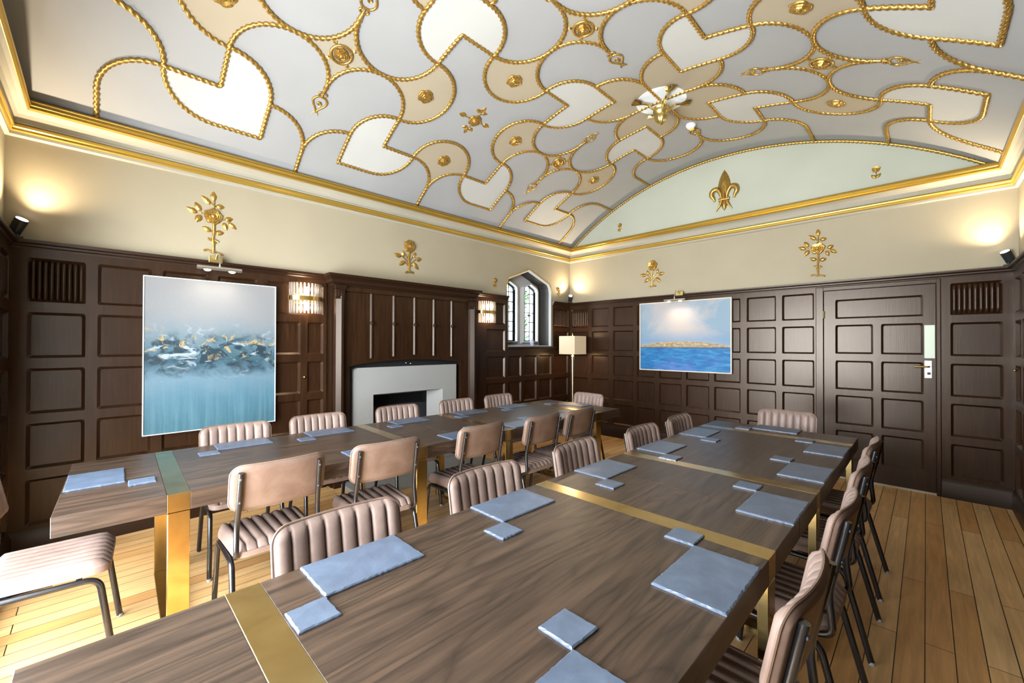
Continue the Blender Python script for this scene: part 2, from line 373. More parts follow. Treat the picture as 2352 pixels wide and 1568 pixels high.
def run_trim(root, to3, u0, u1, skirting=True, shelf=True, top=DADO):
    if skirting:
        prof = [(0, 0), (0.05, 0), (0.05, 0.14), (0.042, 0.155), (0.036, 0.17), (0.03, 0.178), (0, 0.178)]
        mb = MB(); m = len(prof)
        mb.add([to3(u, z, n) for u in (u0, u1) for n, z in prof], [(k, (k+1) % m, m+(k+1) % m, m+k) for k in range(m)]+[tuple(range(m)), tuple(range(2*m-1, m-1, -1))])
        mb.build('skirting', OAKX, root, smooth=True, angle=30)
    if shelf:
        prof = [(0, 2.05), (0.033, 2.05), (0.036, 2.062), (0.045, 2.07), (0.047, 2.082), (0.062, 2.088), (0.066, 2.095), (0.066, top), (0, top)]
        mb = MB(); m = len(prof)
        mb.add([to3(u, z, n) for u in (u0, u1) for n, z in prof], [(k, (k+1) % m, m+(k+1) % m, m+k) for k in range(m)]+[tuple(range(m)), tuple(range(2*m-1, m-1, -1))])
        mb.build('dado_shelf', OAKX, root, smooth=True, angle=30)
# left wall, near stretch
WA1 = empty('trim_2'); struct(WA1); WA1['label'] = 'oak panelling left of the fireplace'
colsA = [(-0.345, -0.072), (-0.012, 0.284), (0.348, 0.643), (0.705, 1.0), (1.06, 1.363), (1.426, 1.575)]
cells = cols_cells(colsA, (XD, 1.60), linen={(0, 4)}, wide={(4, 4), (5, 4)})
cells.append(((1.0+1.06)/2, 1.60, RB[4], RB[5], 1.06, 1.575, 1.70, 1.995, 'panel'))
panelling(WA1, A3, cells); run_trim(WA1, A3, XD, 1.60)
o = MB().lathe([(0.004, 0), (0.010, 0.004), (0.012, 0.012), (0.008, 0.02), (0.001, 0.024)], 14, (1.395, YA-0.03, 1.10), ax=1).build('cupboard_knob', POLB, WA1, smooth=True)
# left wall, beyond the fireplace: full height to the window, then under it, then the corner
WA2 = empty('trim_3'); struct(WA2); WA2['label'] = 'oak panelling around the arched window'
cells = cols_cells([(3.74, 4.085), (4.15, 4.42), (4.48, 4.76), (4.82, 5.115), (5.175, 5.55)], (3.5, XB), rows=(0, 1, 2))
cells += cols_cells([(3.74, 4.085)], (3.5, 4.14), rows=(3, 4)); cells += cols_cells([(5.19, 5.56)], (5.15, XB), rows=(3, 4), linen={(0, 4)})
cells.append((4.14, 5.15, RB[3], 1.37, 0, 0, 0, 0, 'blank'))
panelling(WA2, A3, cells); run_trim(WA2, A3, 3.5, XB, shelf=False)
run_trim(WA2, A3, 3.5, 4.14, skirting=False); run_trim(WA2, A3, 5.15, XB, skirting=False)
MB().box((4.10, YA-0.075, 1.355), (5.19, YA, 1.385)).build('window_ledge', OAKX, WA2, bevel=0.006)
# far wall (u = -y)
WB = empty('trim_4'); struct(WB); WB['label'] = 'oak panelling of the far wall'
ys = [(4.205, 3.87), (3.80, 3.49), (3.41, 3.07), (3.01, 2.735), (2.67, 2.35), (2.29, 1.99), (1.93, 1.62), (1.55, 1.24), (1.18, 0.875)]
cells = cols_cells([(-a, -b) for a, b in ys], (-YA, -0.85), linen={(0, 4)})
cells += cols_cells([(0.16, 0.478)], (0.10, -YC), linen={(0, 4)})
panelling(WB, B3, cells); run_trim(WB, B3, -YA, -0.85, shelf=False); run_trim(WB, B3, 0.10, -YC, shelf=False); run_trim(WB, B3, -YA, -YC, skirting=False)
# right wall and near wall (mostly beside or behind the camera)
WC = empty('trim_5'); struct(WC)
cc = [(-5.52+0.36*i, -5.22+0.36*i) for i in range(17)]; cc = [c for c in cc if c[1] < 0.45]
panelling(WC, C3, cols_cells([c for c in cc if c[1] < -XD], (-XB, -XD))); run_trim(WC, C3, -XB, -XD)
MB().lathe([(0.004, 0), (0.010, 0.004), (0.013, 0.014), (0.008, 0.022), (0.001, 0.026)], 14, (0, 0, 0)).build('cupboard_knob', POLB, WC, smooth=True, loc=(5.42, YC+0.03, 1.21)).rotation_euler = (-PI/2, 0, 0)
WD = empty('trim_6'); struct(WD)
cd_ = [(-0.50+0.365*i, -0.20+0.365*i) for i in range(13)]
cd_ = [(-0.51, -0.20), (-0.13, 0.22), (3.50, 3.80), (3.865, 4.18)]
cells = cols_cells(cd_[:2], (YC, 0.3))+cols_cells(cd_[2:], (3.4, YA), linen={(1, 4)})
panelling(WD, D3, cells)
for a, b in ((YC, 0.3), (3.4, YA)): run_trim(WD, D3, a, b)
MB().box((XD, 0.3, 0.0), (XD+0.05, 3.4, 0.1)).build('window_ledge', OAKX, WD, bevel=0.005)

# plain leaded windows that let the daylight in, behind and beside the camera
def leaded(n, to3, u0, u1, v0, v1, nl, depth):
    r = empty('window_%d' % n); struct(r)
    f = MB(); w_ = 0.06
    f.box(to3(u0, v0, depth), to3(u1, v0+w_, depth-0.08)).box(to3(u0, v1-w_, depth), to3(u1, v1, depth-0.08))
    for i in range(nl+1):
        u = u0+(u1-u0-w_)*i/nl; f.box(to3(u, v0, depth), to3(u+w_, v1, depth-0.08))
    f.build('window_frame', STONEW, r)
    l = MB()
    for i in range(1, int((u1-u0)/0.17)): u = u0+0.17*i; l.box(to3(u-0.004, v0, depth-0.03), to3(u+0.004, v1, depth-0.045))
    for i in range(1, int((v1-v0)/0.24)+1): v = v0+0.24*i; l.box(to3(u0, v-0.004, depth-0.03), to3(u1, v+0.004, depth-0.045))
    l.build('leading', IRON, r)
    MB().add([to3(u0, v0, depth-0.037), to3(u1, v0, depth-0.037), to3(u1, v1, depth-0.037), to3(u0, v1, depth-0.037)], [(0, 1, 2, 3)]).build('pane', GLASS, r)
leaded(2, D3, 0.3, 3.4, 0.1, 2.5, 5, -0.1)

# ------------------------------------------------------------------ arched window in the left wall
WN = empty('window_1'); struct(WN); WN['label'] = 'two-light arched stone window'
def inset(P, d):
    cx = sum(p[0] for p in P)/len(P); cy = sum(p[1] for p in P)/len(P); out = []
    n = len(P)
    for i in range(n):
        a = Vector(P[i-1]); b = Vector(P[i]); c = Vector(P[(i+1) % n])
        e1 = (b-a).normalized(); e2 = (c-b).normalized(); n1 = Vector((-e1.y, e1.x)); n2 = Vector((-e2.y, e2.x))
        bis = (n1+n2).normalized(); out.append(tuple(b+bis*d/max(0.4, bis.dot(n1))))
    return out
def light(u0, u1, z0, zs, za):
    c = (u0+u1)/2; r = 0.035
    return [(u0, z0), (u1, z0), (u1, zs-0.04), (u1-0.008, zs-0.008), (u1-r, zs+0.012), (c, za), (u0+r, zs+0.012), (u0+0.008, zs-0.008), (u0, zs-0.04)]
LIGHTS = [light(4.24, 4.555, 1.47, 2.305, 2.375), light(4.71, 5.025, 1.47, 2.305, 2.375)]
AW = lambda u, v, n: (u, 4.50-n, v)
tr = wall_with_holes('tracery', [(p[0], p[1]) for p in inset(WIN, -0.004)], LIGHTS, AW, STONEW, 0.12, WN)
for L in LIGHTS:   # raised chamfer around each light
    I = inset(L, -0.045); n = len(L)
    MB().add([AW(*p, 0.05) for p in inset(L, -0.02)]+[AW(*p, 0) for p in I]+[AW(*p, 0.05) for p in L]+[AW(*p, -0.05) for p in L],
             [(i, (i+1) % n, n+(i+1) % n, n+i) for i in range(n)]+[(i, (i+1) % n, 2*n+(i+1) % n, 2*n+i) for i in range(n)]+[(2*n+i, 2*n+(i+1) % n, 3*n+(i+1) % n, 3*n+i) for i in range(n)]).build('light_surround', STONEW, WN)
    ir = MB(); J = inset(L, 0.016)
    ir.add([AW(*p, -0.03) for p in L]+[AW(*p, -0.03) for p in J]+[AW(*p, -0.05) for p in J], [(i, (i+1) % n, n+(i+1) % n, n+i) for i in range(n)]+[(n+i, n+(i+1) % n, 2*n+(i+1) % n, 2*n+i) for i in range(n)])
    u0, u1 = L[0][0], L[1][0]
    for k in (1, 2): u = u0+(u1-u0)*k/3; ir.box(AW(u-0.005, 1.47, -0.034), AW(u+0.005, 2.34, -0.048))
    for k in range(1, 6): v = 1.47+0.152*k; ir.box(AW(u0, v-0.005, -0.034), AW(u1, v+0.005, -0.048))
    ir.build('casement_leading', IRON, WN)
    tri = tessellate_polygon([[Vector((*p, 0)) for p in L]])
    MB().add([AW(*p, -0.041) for p in L], [tuple(t) for t in tri]).build('pane', GLASS, WN)
h = MB().box((4.86, 4.52, 1.86), (4.875, 4.48, 1.90)).box((4.83, 4.5, 1.875), (4.90, 4.485, 1.888)); h.build('casement_catch', IRON, WN, bevel=0.002)
n = len(WIN); rv = MB()
W2 = inset(WIN, 0.004)
rv.add([A3(*p, 0.0) for p in W2]+[(p[0], YA+0.03, p[1]) for p in inset(WIN, 0.03)], [(i, (i+1) % n, n+(i+1) % n, n+i) for i in range(n)])
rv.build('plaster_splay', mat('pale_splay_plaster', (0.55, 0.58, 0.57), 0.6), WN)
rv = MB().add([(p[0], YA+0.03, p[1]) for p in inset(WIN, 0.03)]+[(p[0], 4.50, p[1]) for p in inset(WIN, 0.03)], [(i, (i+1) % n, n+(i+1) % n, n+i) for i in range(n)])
rv.build('shaded_reveal', mat('shaded_stone_reveal', (0.03, 0.028, 0.024), 0.6), WN)  # near-black colour carries the shade lying on the stone of the reveal
MB().tube([A3(*p, 0.004) for p in WIN[2:]], 0.007, 8).build('gilt_edge', GOLDF, WN, smooth=True)
MB().box((4.14, YA, 1.36), (5.15, 4.5, 1.39)).build('inner_sill', OAKX, WN)

# ------------------------------------------------------------------ outside the arched window
def brick_b(nt, b):
    br = N(nt, 'ShaderNodeTexBrick'); br.inputs['Scale'].default_value = 1; br.inputs['Brick Width'].default_value = 0.225; br.inputs['Row Height'].default_value = 0.075; br.inputs['Mortar Size'].default_value = 0.008
    br.inputs['Color1'].default_value = (0.42, 0.2, 0.14, 1); br.inputs['Color2'].default_value = (0.55, 0.32, 0.25, 1); br.inputs['Mortar'].default_value = (0.6, 0.55, 0.5, 1)
    nt.links.new(coords(nt, (1, 1, 1), (PI/2, 0, PI/2)), br.inputs['Vector']); nt.links.new(br.outputs[0], b.inputs['Base Color'])
bw = MB().box((6.75, 4.9, 0), (7.1, 6.17, 4.6)).build('brick_wall', mat('red_brick', rough=0.8, build=brick_b)); tag(bw, 'red brick wall of the next wing seen through the arched window', 'wall')
gr = MB().box((XB+0.3, YA+0.3, -0.2), (14, 14, -0.05)).add([(-1, YA+0.3, -0.1), (XB+0.3, YA+0.3, -0.1), (XB+0.3, 14, -0.1), (-1, 14, -0.1)], [(0, 1, 2, 3)]).build('courtyard_ground', mat('grass', (0.08, 0.16, 0.04), 0.9)); struct(gr)
def creeper(name, c, size, num, label, seed):
    rnd = random.Random(seed); r = empty(name, c); tag(r, label, 'plant')
    mb = MB()
    for i in range(num):
        p = Vector((rnd.gauss(0, size[0]), rnd.gauss(0, size[1]), rnd.uniform(0.1, size[2])))
        a = rnd.uniform(0, 2*PI); t = Vector((math.cos(a), math.sin(a), rnd.uniform(-0.6, 0.6))).normalized()*rnd.uniform(0.05, 0.085)
        s_ = t.cross(Vector((rnd.uniform(-1, 1), rnd.uniform(-1, 1), 1))).normalized()*t.length*0.42
        mb.add([p-t, p-t*0.2+s_, p+t*0.3+s_*0.7, p+t, p+t*0.3-s_*0.7, p-t*0.2-s_], [(0, 1, 2), (0, 2, 3), (0, 3, 4), (0, 4, 5)])
    mb.build('foliage', mat('leaf_green', (0.10, 0.30, 0.08), 0.5), r, fix=False)
    MB().tube([(0, 0, 0), (0.03, 0.02, size[2]*0.5), (-0.02, 0.0, size[2])], [0.05, 0.035, 0.015], 8).build('stem', mat('bark', (0.07, 0.05, 0.03), 0.8), r, smooth=True)
creeper('garden_shrub', (6.1, 5.78, -0.1), (0.07, 0.07, 2.9), 220, 'tall leafy shrub outside the right light of the arched window', 1)
creeper('garden_shrub', (6.2, 6.4, -0.1), (0.14, 0.14, 3.6), 300, 'leafy shrub outside the left light of the arched window', 2)

# ------------------------------------------------------------------ door in the far wall
DR = empty('door_1'); struct(DR); DR['label'] = 'oak panelled door with brass lock'
dface = lambda u, v, n: B3(u, v, n)
fr = MB().box(B3(-0.86, 0, 0), B3(-0.79, 2.05, 0.045)).box(B3(0.067, 0, 0), B3(0.10, 2.05, 0.045)).box(B3(-0.86, 2.005, 0), B3(0.10, 2.05, 0.043))
fr.build('door_frame', OAKF, DR, bevel=0.006)
cells = []
L, M0, M1, R_ = -0.69, -0.383, -0.323, -0.018
dr = [(0.206, 0.514), (0.58, 0.886), (0.948, 1.255), (1.327, 1.634)]; db = [0.02, 0.547, 0.917, 1.291, 1.665, 2.003]
for i, (a, b) in enumerate(dr):
    cells += [(-0.787, -0.353, db[i], db[i+1], L, M0, a, b, 'panel'), (-0.353, 0.064, db[i], db[i+1], M1, R_, a, b, 'panel')]
cells.append((-0.787, 0.064, db[4], db[5], L, R_, 1.70, 1.905, 'panel'))
panelling(DR, B3, cells, face=0.028)
MB().box(B3(-0.79, 0, 0), B3(0.067, 0.02, 0.02)).build('threshold', mat('pale_threshold', (0.6, 0.55, 0.45), 0.5), DR)
MB().box(B3(-0.012, 1.295, 0.026), B3(0.06, 1.612, 0.034)).build('finger_plate', FPL, DR, bevel=0.002)
lp = MB().box(B3(-0.013, 1.105, 0.026), B3(0.04, 1.274, 0.034)).build('lock_plate', STEEL, DR, bevel=0.003)
MB().tube(fillet([B3(0.018, 1.215, 0.03), B3(0.018, 1.215, 0.075), B3(-0.085, 1.213, 0.08)], 0.015), 0.009, 10).build('lever_handle', OLDB, lp, smooth=True)
MB().lathe([(0.014, 0), (0.014, 0.004), (0.001, 0.005)], 14).build('keyhole', IRON, lp, loc=B3(0.018, 1.15, 0.034)).rotation_euler = (0, -PI/2, 0)
for z in (0.35, 1.75): MB().tube([B3(-0.789, z-0.04, 0.04), B3(-0.789, z+0.04, 0.04)], 0.008, 8).build('hinge', OLDB, DR, smooth=True)

# ------------------------------------------------------------------ ceiling pattern: ropes, inlays, rosettes
Q = 0.3285; X0, SS0 = 2.6, -0.045
def L2(u, v): return (X0+u*Q, SS0+v*Q)
def arc_pts(cx, cy, a0, a1, r=1.0, n=None):
    n = n or max(6, int(abs(a1-a0)/90*12))
    return [(cx+r*math.cos(math.radians(a0+(a1-a0)*i/n)), cy+r*math.sin(math.radians(a0+(a1-a0)*i/n))) for i in range(n+1)]
def rope(P, name='rope_moulding', r=0.0175):
    """P in lattice units -> twisted gilt rope lying on the vault"""
    P2 = [Vector(L2(*p)) for p in P]; step = 0.009; pts = []; acc = 0
    for a, b in zip(P2, P2[1:]):
        d = (b-a).length; k = max(1, int(d/step))
        for i in range(k): pts.append(a+(b-a)*i/k)
    pts.append(P2[-1])
    path = [vpt(p.x, p.y, 0.006) for p in pts]; ds = [0]
    for a, b in zip(path, path[1:]): ds.append(ds[-1]+(b-a).length)
    nrm = (path[0]-Vector((path[0].x, VY, VZ))).normalized()
    return MB().tube(path, r, 10, ref=nrm, prof=lambda i, a: r*(0.84+0.26*math.sin(2*a-ds[i]*2*PI/0.04))).build(name, GOLD, ceiling, smooth=True, angle=80, fix=False)
def inlay(P, m, name, lift=0.006):
    bm = bmesh.new(); P2 = [L2(*p) for p in P]
    loop = [Vector((a, b, 0)) for a, b in P2]; vs = [bm.verts.new(p) for p in loop]
    for t in tessellate_polygon([loop]): bm.faces.new([vs[i] for i in t])
    y0 = min(p[1] for p in P2); y1 = max(p[1] for p in P2); k = y0+0.05
    while k < y1:
        bmesh.ops.bisect_plane(bm, geom=bm.verts[:]+bm.edges[:]+bm.faces[:], plane_co=(0, k, 0), plane_no=(0, 1, 0)); k += 0.05
    for v in bm.verts: v.co = vpt(v.co.x, v.co.y, lift)
    me = bpy.data.meshes.new(name); bm.to_mesh(me); bm.free(); me.materials.append(m)
    o = bpy.data.objects.new(name, me); C.objects.link(o); o.parent = ceiling; return o
def sgn(P, sx, sy, c=(0, 0)): return [(c[0]+sx*x, c[1]+sy*y) for x, y in P]
FL = [(0, 4), (0, -4), (8, 4), (8, -4), (-8, 4), (-8, -4)]
def inside(p): return abs(p[0]) <= 8.001 and abs(p[1]) <= 8.001
for f in FL:
    for sx in (1, -1):
        for sy in (1, -1):
            if abs(f[0]+3*sx) > 8: continue
            # K arc + V + K arc
            P = arc_pts(3, 1, 180, 0)[::1]
            k1 = [(x, y) for x, y in arc_pts(3, 1, 0, -90)][::-1]
            a = arc_pts(3, 1, 0, -180)                 # (4,1) -> (3,0) -> (2,1)
            b = [(y, x) for x, y in a][::-1]           # (1,2) -> (0,3) -> (1,4)
            toward_wall = abs(f[1]+sy*4) == 8
            if toward_wall: b = [(y, x) for x, y in arc_pts(3, 1, -90, -180)][::-1]; b = b+[(0, 4)]
            end_sq = abs(f[0]+sx*4) >= 8
            P = a+[(2, 2)]+b
            rope(sgn(P, sx, sy, f))
            rope(sgn(arc_pts(2, 2, -90, 0)+[(3, 3), (2, 3)]+arc_pts(2, 2, 90, 180), sx, sy, f))
            inlay(sgn(arc_pts(2, 2, -90, 0)+[(3, 3)]+arc_pts(2, 2, 90, 180)+[(2, 2)], sx, sy, f), HEART, 'heart_inlay')
    for k, (dx, dy) in enumerate(((1, 0), (0, 1), (-1, 0), (0, -1))):
        rot = lambda P: [(f[0]+dx*x-dy*y, f[1]+dy*x+dx*y) for x, y in P]
        full = abs(f[0]) < 8
        if full or (dx and abs(f[0]+dx*2) < 8):
            rope(rot(arc_pts(2, 0, 90, 270)))
            inlay(rot(arc_pts(2, 0, -90, -270)[::1]+arc_pts(3, 1, 180, 270)[1:]+arc_pts(3, -1, 90, 180)[1:]), TAN, 'lobe_inlay')
        elif dy:
            sx = -1 if f[0] > 0 else 1; wall = 9.27 if f[0] > 0 else -9.27
            P = [(f[0]+sx*math.cos(math.radians(t)), f[1]+dy*2-dy*math.sin(math.radians(t))) for t in range(0, 91, 8)]
            rope(P+[(f[0], f[1]+dy), (wall, f[1]+dy)])
for p in ((4, 0), (-4, 0), (4, 8), (-4, 8), (4, -8), (-4, -8)):
    for sx in (1, -1):
        for sy in (1, -1):
            if abs(p[1]+sy) > 8: continue
            A_ = arc_pts(1, 1, 90, 180)              # (1,2) -> (0,1)
            if p[1] == 0:
                inlay(sgn([(0, 0), (1, 0)]+arc_pts(1, 1, -90, 0)+[(1, 1)]+A_+[(0, 1)], sx, sy, p), TAN, 'petal_inlay')
                rope(sgn([(y, x) for x, y in A_], sx, sy, p))
            rope(sgn(A_, sx, sy, p))
    for dx, dy in ((1, 0), (-1, 0), (0, 1), (0, -1)):
        if (p[1] == 0) or (dy and abs(p[1]+dy) < 8):
            rope([(p[0]+dx, p[1]+dy), p])
for c in ((0, 0), (4, 4), (-4, 4), (4, -4), (-4, -4)):
    P = arc_pts(1, 1, 270, 180)+arc_pts(1, -1, 180, 90)[::1]
    P = arc_pts(1, 1, 270, 180)[0:]+arc_pts(-1, 1, 0, -90)[0:]+arc_pts(-1, -1, 90, 0)+arc_pts(1, -1, 180, 90)
    inlay(sgn(P, 1, 1, c), PTAN, 'star_inlay')
def vframe(u, v, lift=0.0):
    x, s = L2(u, v); p = vpt(x, s, lift); nn = (Vector((p.x, VY, VZ))-p).normalized(); U = Vector((1, 0, 0)); V = nn.cross(U)
    return p, U, V, nn
def local_mesh(mb, fr_):
    p, U, V, nn = fr_
    mb.v = [tuple(p+U*a+V*b+nn*c) for a, b, c in mb.v]; return mb
def leaf(mb, base, tip, wd, h=0.016, z0=0.0):
    b, t = Vector((*base, 0)), Vector((*tip, 0)); d = t-b; s_ = Vector((-d.y, d.x, 0)).normalized()*wd*1.3
    def f(a, c):
        k = math.sin(PI*min(1, a**0.8))**0.8 if 0 < a < 1 else 0
        q = b+d*a+s_*(c-0.5)*2*k; e = 1-abs(c-0.5)*2
        return (q.x, q.y, z0+h*(e**0.7)*k*(0.75+0.25*abs(math.sin(a*9)))-0.002)
    mb.grid(f, 8, 6)
def rose(mb, c, r, h=0.03):
    mb.lathe([(r*0.2, -0.002), (r*0.98, -0.002), (r, h*0.25), (r*0.9, h*0.55), (r*0.74, h*0.5), (r*0.70, h*0.8), (r*0.52, h*0.72), (r*0.45, h*1.0), (r*0.28, h*0.9), (r*0.2, h*1.12), (0.001, h*1.15)], 30, (c[0], c[1], 0),
             flute=lambda z, a: 0.07*math.sin(5*a+z*90)+0.05*math.sin(8*a))
for f, d in [(f, d) for f in FL for d in ((1, 0), (-1, 0), (0, 1), (0, -1))]:
    u, v = f[0]+1.73*d[0], f[1]+1.73*d[1]
    if abs(u) > 8 or (abs(f[0]) == 8 and d[1]): continue
    mb = MB(); rose(mb, (0, 0), 0.068, 0.026); local_mesh(mb, vframe(u, v, 0.006)).build('rosette', GOLD, ceiling, smooth=True, angle=60)
mb = MB(); rose(mb, (0, 0), 0.064, 0.028)
for a in (0, 90, 180, 270):
    R = Matrix.Rotation(math.radians(a), 2)
    pt = lambda x, y: tuple(R @ Vector((x, y)))
    leaf(mb, pt(0.105, 0), pt(0.19, 0), 0.022)
    if a in (90, 270): leaf(mb, pt(0.10, 0.008), pt(0.125, 0.07), 0.018); leaf(mb, pt(0.10, -0.008), pt(0.125, -0.07), 0.018)
    mb.tube([(*pt(0.045, 0), 0.004), (*pt(0.11, 0), 0.004)], 0.005, 6)
for f in FL[:2]: local_mesh(MB().add(mb.v, mb.f), vframe(f[0], f[1], 0.002)).build('rose_and_leaf_boss', GOLD, ceiling, smooth=True, angle=60)
for c in ((0, 0), (4, 4), (-4, 4), (4, -4), (-4, -4)):
    mb = MB(); n_ = 28
    mb.tube([(0.075*math.cos(2*PI*k/n_), 0.075*math.sin(2*PI*k/n_), 0.004) for k in range(n_)], 0.011, 8, closed=True); rose(mb, (0, 0), 0.055, 0.03)
    for a in range(45, 360, 90):
        x, y = math.cos(math.radians(a)), math.sin(math.radians(a))
        for da in (-22, 0, 22):
            b = math.radians(a+da); leaf(mb, (0.083*x, 0.083*y), (0.083*x+0.04*math.cos(b), 0.083*y+0.04*math.sin(b)), 0.009, 0.012)
    local_mesh(mb, vframe(c[0], c[1], 0.006)).build('star_rosette', GOLD, ceiling, smooth=True, angle=60)
def finial(base, d):
    """heart-shaped loop with a collar, at the end of a star's arm; d = direction on the lattice"""
    mb = MB()
    mb.tube([(0, 0.0, 0.004), (0, 0.07, 0.004)], [0.018, 0.009], 8)
    for s_ in (-1, 1): mb.tube(fillet([(0, 0.05, 0.006), (s_*0.025, 0.052, 0.006), (s_*0.034, 0.07, 0.006), (s_*0.022, 0.078, 0.006)], 0.012, 4), 0.007, 7)
    for s_ in (-1, 1):
        mb.tube(fillet([(0, 0.09, 0.006), (s_*0.03, 0.095, 0.006), (s_*0.058, 0.13, 0.006), (s_*0.045, 0.175, 0.006), (s_*0.012, 0.215, 0.006), (0, 0.25, 0.006)], 0.03, 5), 0.009, 7)
        mb.tube(fillet([(0, 0.24, 0.006), (s_*0.02, 0.255, 0.006), (s_*0.026, 0.275, 0.006)], 0.01, 3), 0.006, 6)
    mb.tube(fillet([(0.0, 0.19, 0.006), (0.02, 0.165, 0.006), (0.0, 0.14, 0.006), (-0.018, 0.16, 0.006), (0.0, 0.17, 0.006)], 0.012, 3), 0.007, 6)
    leaf(mb, (0, 0.24), (0, 0.29), 0.008, 0.012)
    mb.tube([(0, 0.07, 0.006), (0, 0.10, 0.006)], 0.008, 7)
    a = math.atan2(d[1], d[0])-PI/2; ca, sa = math.cos(a), math.sin(a)
    mb.v = [(x*ca-y*sa, x*sa+y*ca, z) for x, y, z in mb.v]
    # the vault frame's V axis runs along increasing s
    p, U, V, nn = vframe(*base)
    ss = vpt(L2(*base)[0], L2(*base)[1]+0.01)-vpt(*L2(*base)); V = ss.normalized()
    local_mesh(mb, (p, U, V, nn)).build('finial', GOLD, ceiling, smooth=True, angle=60)
for c, ds_ in {(0, 0): ((1, 0), (-1, 0)), (4, 4): ((0, 1), (0, -1)), (-4, 4): ((0, 1), (0, -1)), (4, -4): ((0, 1), (0, -1)), (8, 0): ((-1, 0),), (-8, 0): ((1, 0),)}.items():
    for d in ds_: finial((c[0]+d[0]*1.0, c[1]+d[1]*1.0), d)
# gilt rope along the foot of the vault where it meets the far wall
P = [(XB-0.012, y, vz(y)-0.012) for y in [YC+0.1+(YA-YC-0.2)*i/420 for i in range(421)]]
MB().tube(P, 0.02, 10, ref=(1, 0, 0), prof=lambda i, a: 0.019*(0.88+0.2*math.sin(2*a-i*0.0115*2*PI/0.036))).build('arch_rope_moulding', GOLD, ceiling, smooth=True, angle=80, fix=False)

# ------------------------------------------------------------------ hanging brass boss on the ceiling
px, py = L2(4, 0)[0], vpt(*L2(4, 0)).y
PN = empty('ceiling_light', (px, py, 3.83)); tag(PN, 'brass ceiling light with acorn boss and four leaf arms over a white disc', 'ceiling light')
mb = MB(); k_ = 40; rr = (0.0, 0.08, 0.16, 0.235)
P = [vpt(px+r_*math.cos(2*PI*i/k_), SS0+r_*math.sin(2*PI*i/k_), 0.0095)-Vector((px, py, 3.83)) for r_ in rr for i in range(k_)]
P += [vpt(px+0.238*math.cos(2*PI*i/k_), SS0+0.238*math.sin(2*PI*i/k_), 0.0)-Vector((px, py, 3.83)) for i in range(k_)]
mb.add(P, [(a*k_+i, a*k_+(i+1) % k_, (a+1)*k_+(i+1) % k_, (a+1)*k_+i) for a in range(len(rr)) for i in range(k_)])
mb.build('white_disc', mat('white_enamel', (0.80, 0.84, 0.83), 0.45), PN, smooth=True, angle=30)
MB().lathe([(0.02, -0.01), (0.024, -0.06), (0.062, -0.066), (0.08, -0.078), (0.072, -0.094), (0.078, -0.106), (0.074, -0.124), (0.06, -0.138), (0.058, -0.145)], 24).build('boss', OLDB, PN, smooth=True)
MB().lathe([(0.056, -0.142), (0.062, -0.160), (0.056, -0.190), (0.036, -0.220), (0.014, -0.236), (0.004, -0.246)], 32, flute=lambda z, a: 0.06*math.cos(8*a)).build('acorn', OLDB, PN, smooth=True)
for k in range(4):
    a = PI/4+k*PI/2; ca, sa = math.cos(a), math.sin(a)
    arm = MB().tube(fillet([(0.045*ca, 0.045*sa, -0.10), (0.085*ca, 0.085*sa, -0.085), (0.13*ca, 0.13*sa, -0.035), (0.205*ca, 0.205*sa, -0.03)], 0.04), 0.011, 9).build('arm', OLDB, PN, smooth=True)
    mb = MB()
    for da in (-0.45, 0, 0.45):
        b = a+da; s_ = Vector((-math.sin(b), math.cos(b), 0)); d = Vector((math.cos(b), math.sin(b), 0.15)); o_ = Vector((0.195*ca, 0.195*sa, -0.032))
        mb.grid(lambda u, v: tuple(o_+d*0.095*u+s_*(v-0.5)*0.06*math.sin(PI*min(0.85, u*0.8+0.12))+Vector((0, 0, -0.012*(1-abs(2*v-1))))), 6, 4)
    mb.build('leaf_tip', OLDB, arm, smooth=True)
p, U, V, nn = vframe(6.03, -0.08)
SD = empty('smoke_detector', p, basis=(U, V, nn)); tag(SD, 'white smoke detector with yellow tab on the vaulted ceiling', 'smoke detector')
MB().lathe([(0.05, 0), (0.052, 0.015), (0.042, 0.03), (0.03, 0.045), (0.001, 0.048)], 24).build('housing', WHITE, SD, smooth=True, angle=30)
MB().box((0.014, -0.022, 0.026), (0.046, 0.022, 0.05)).build('yellow_tab', YEL, SD, bevel=0.002)

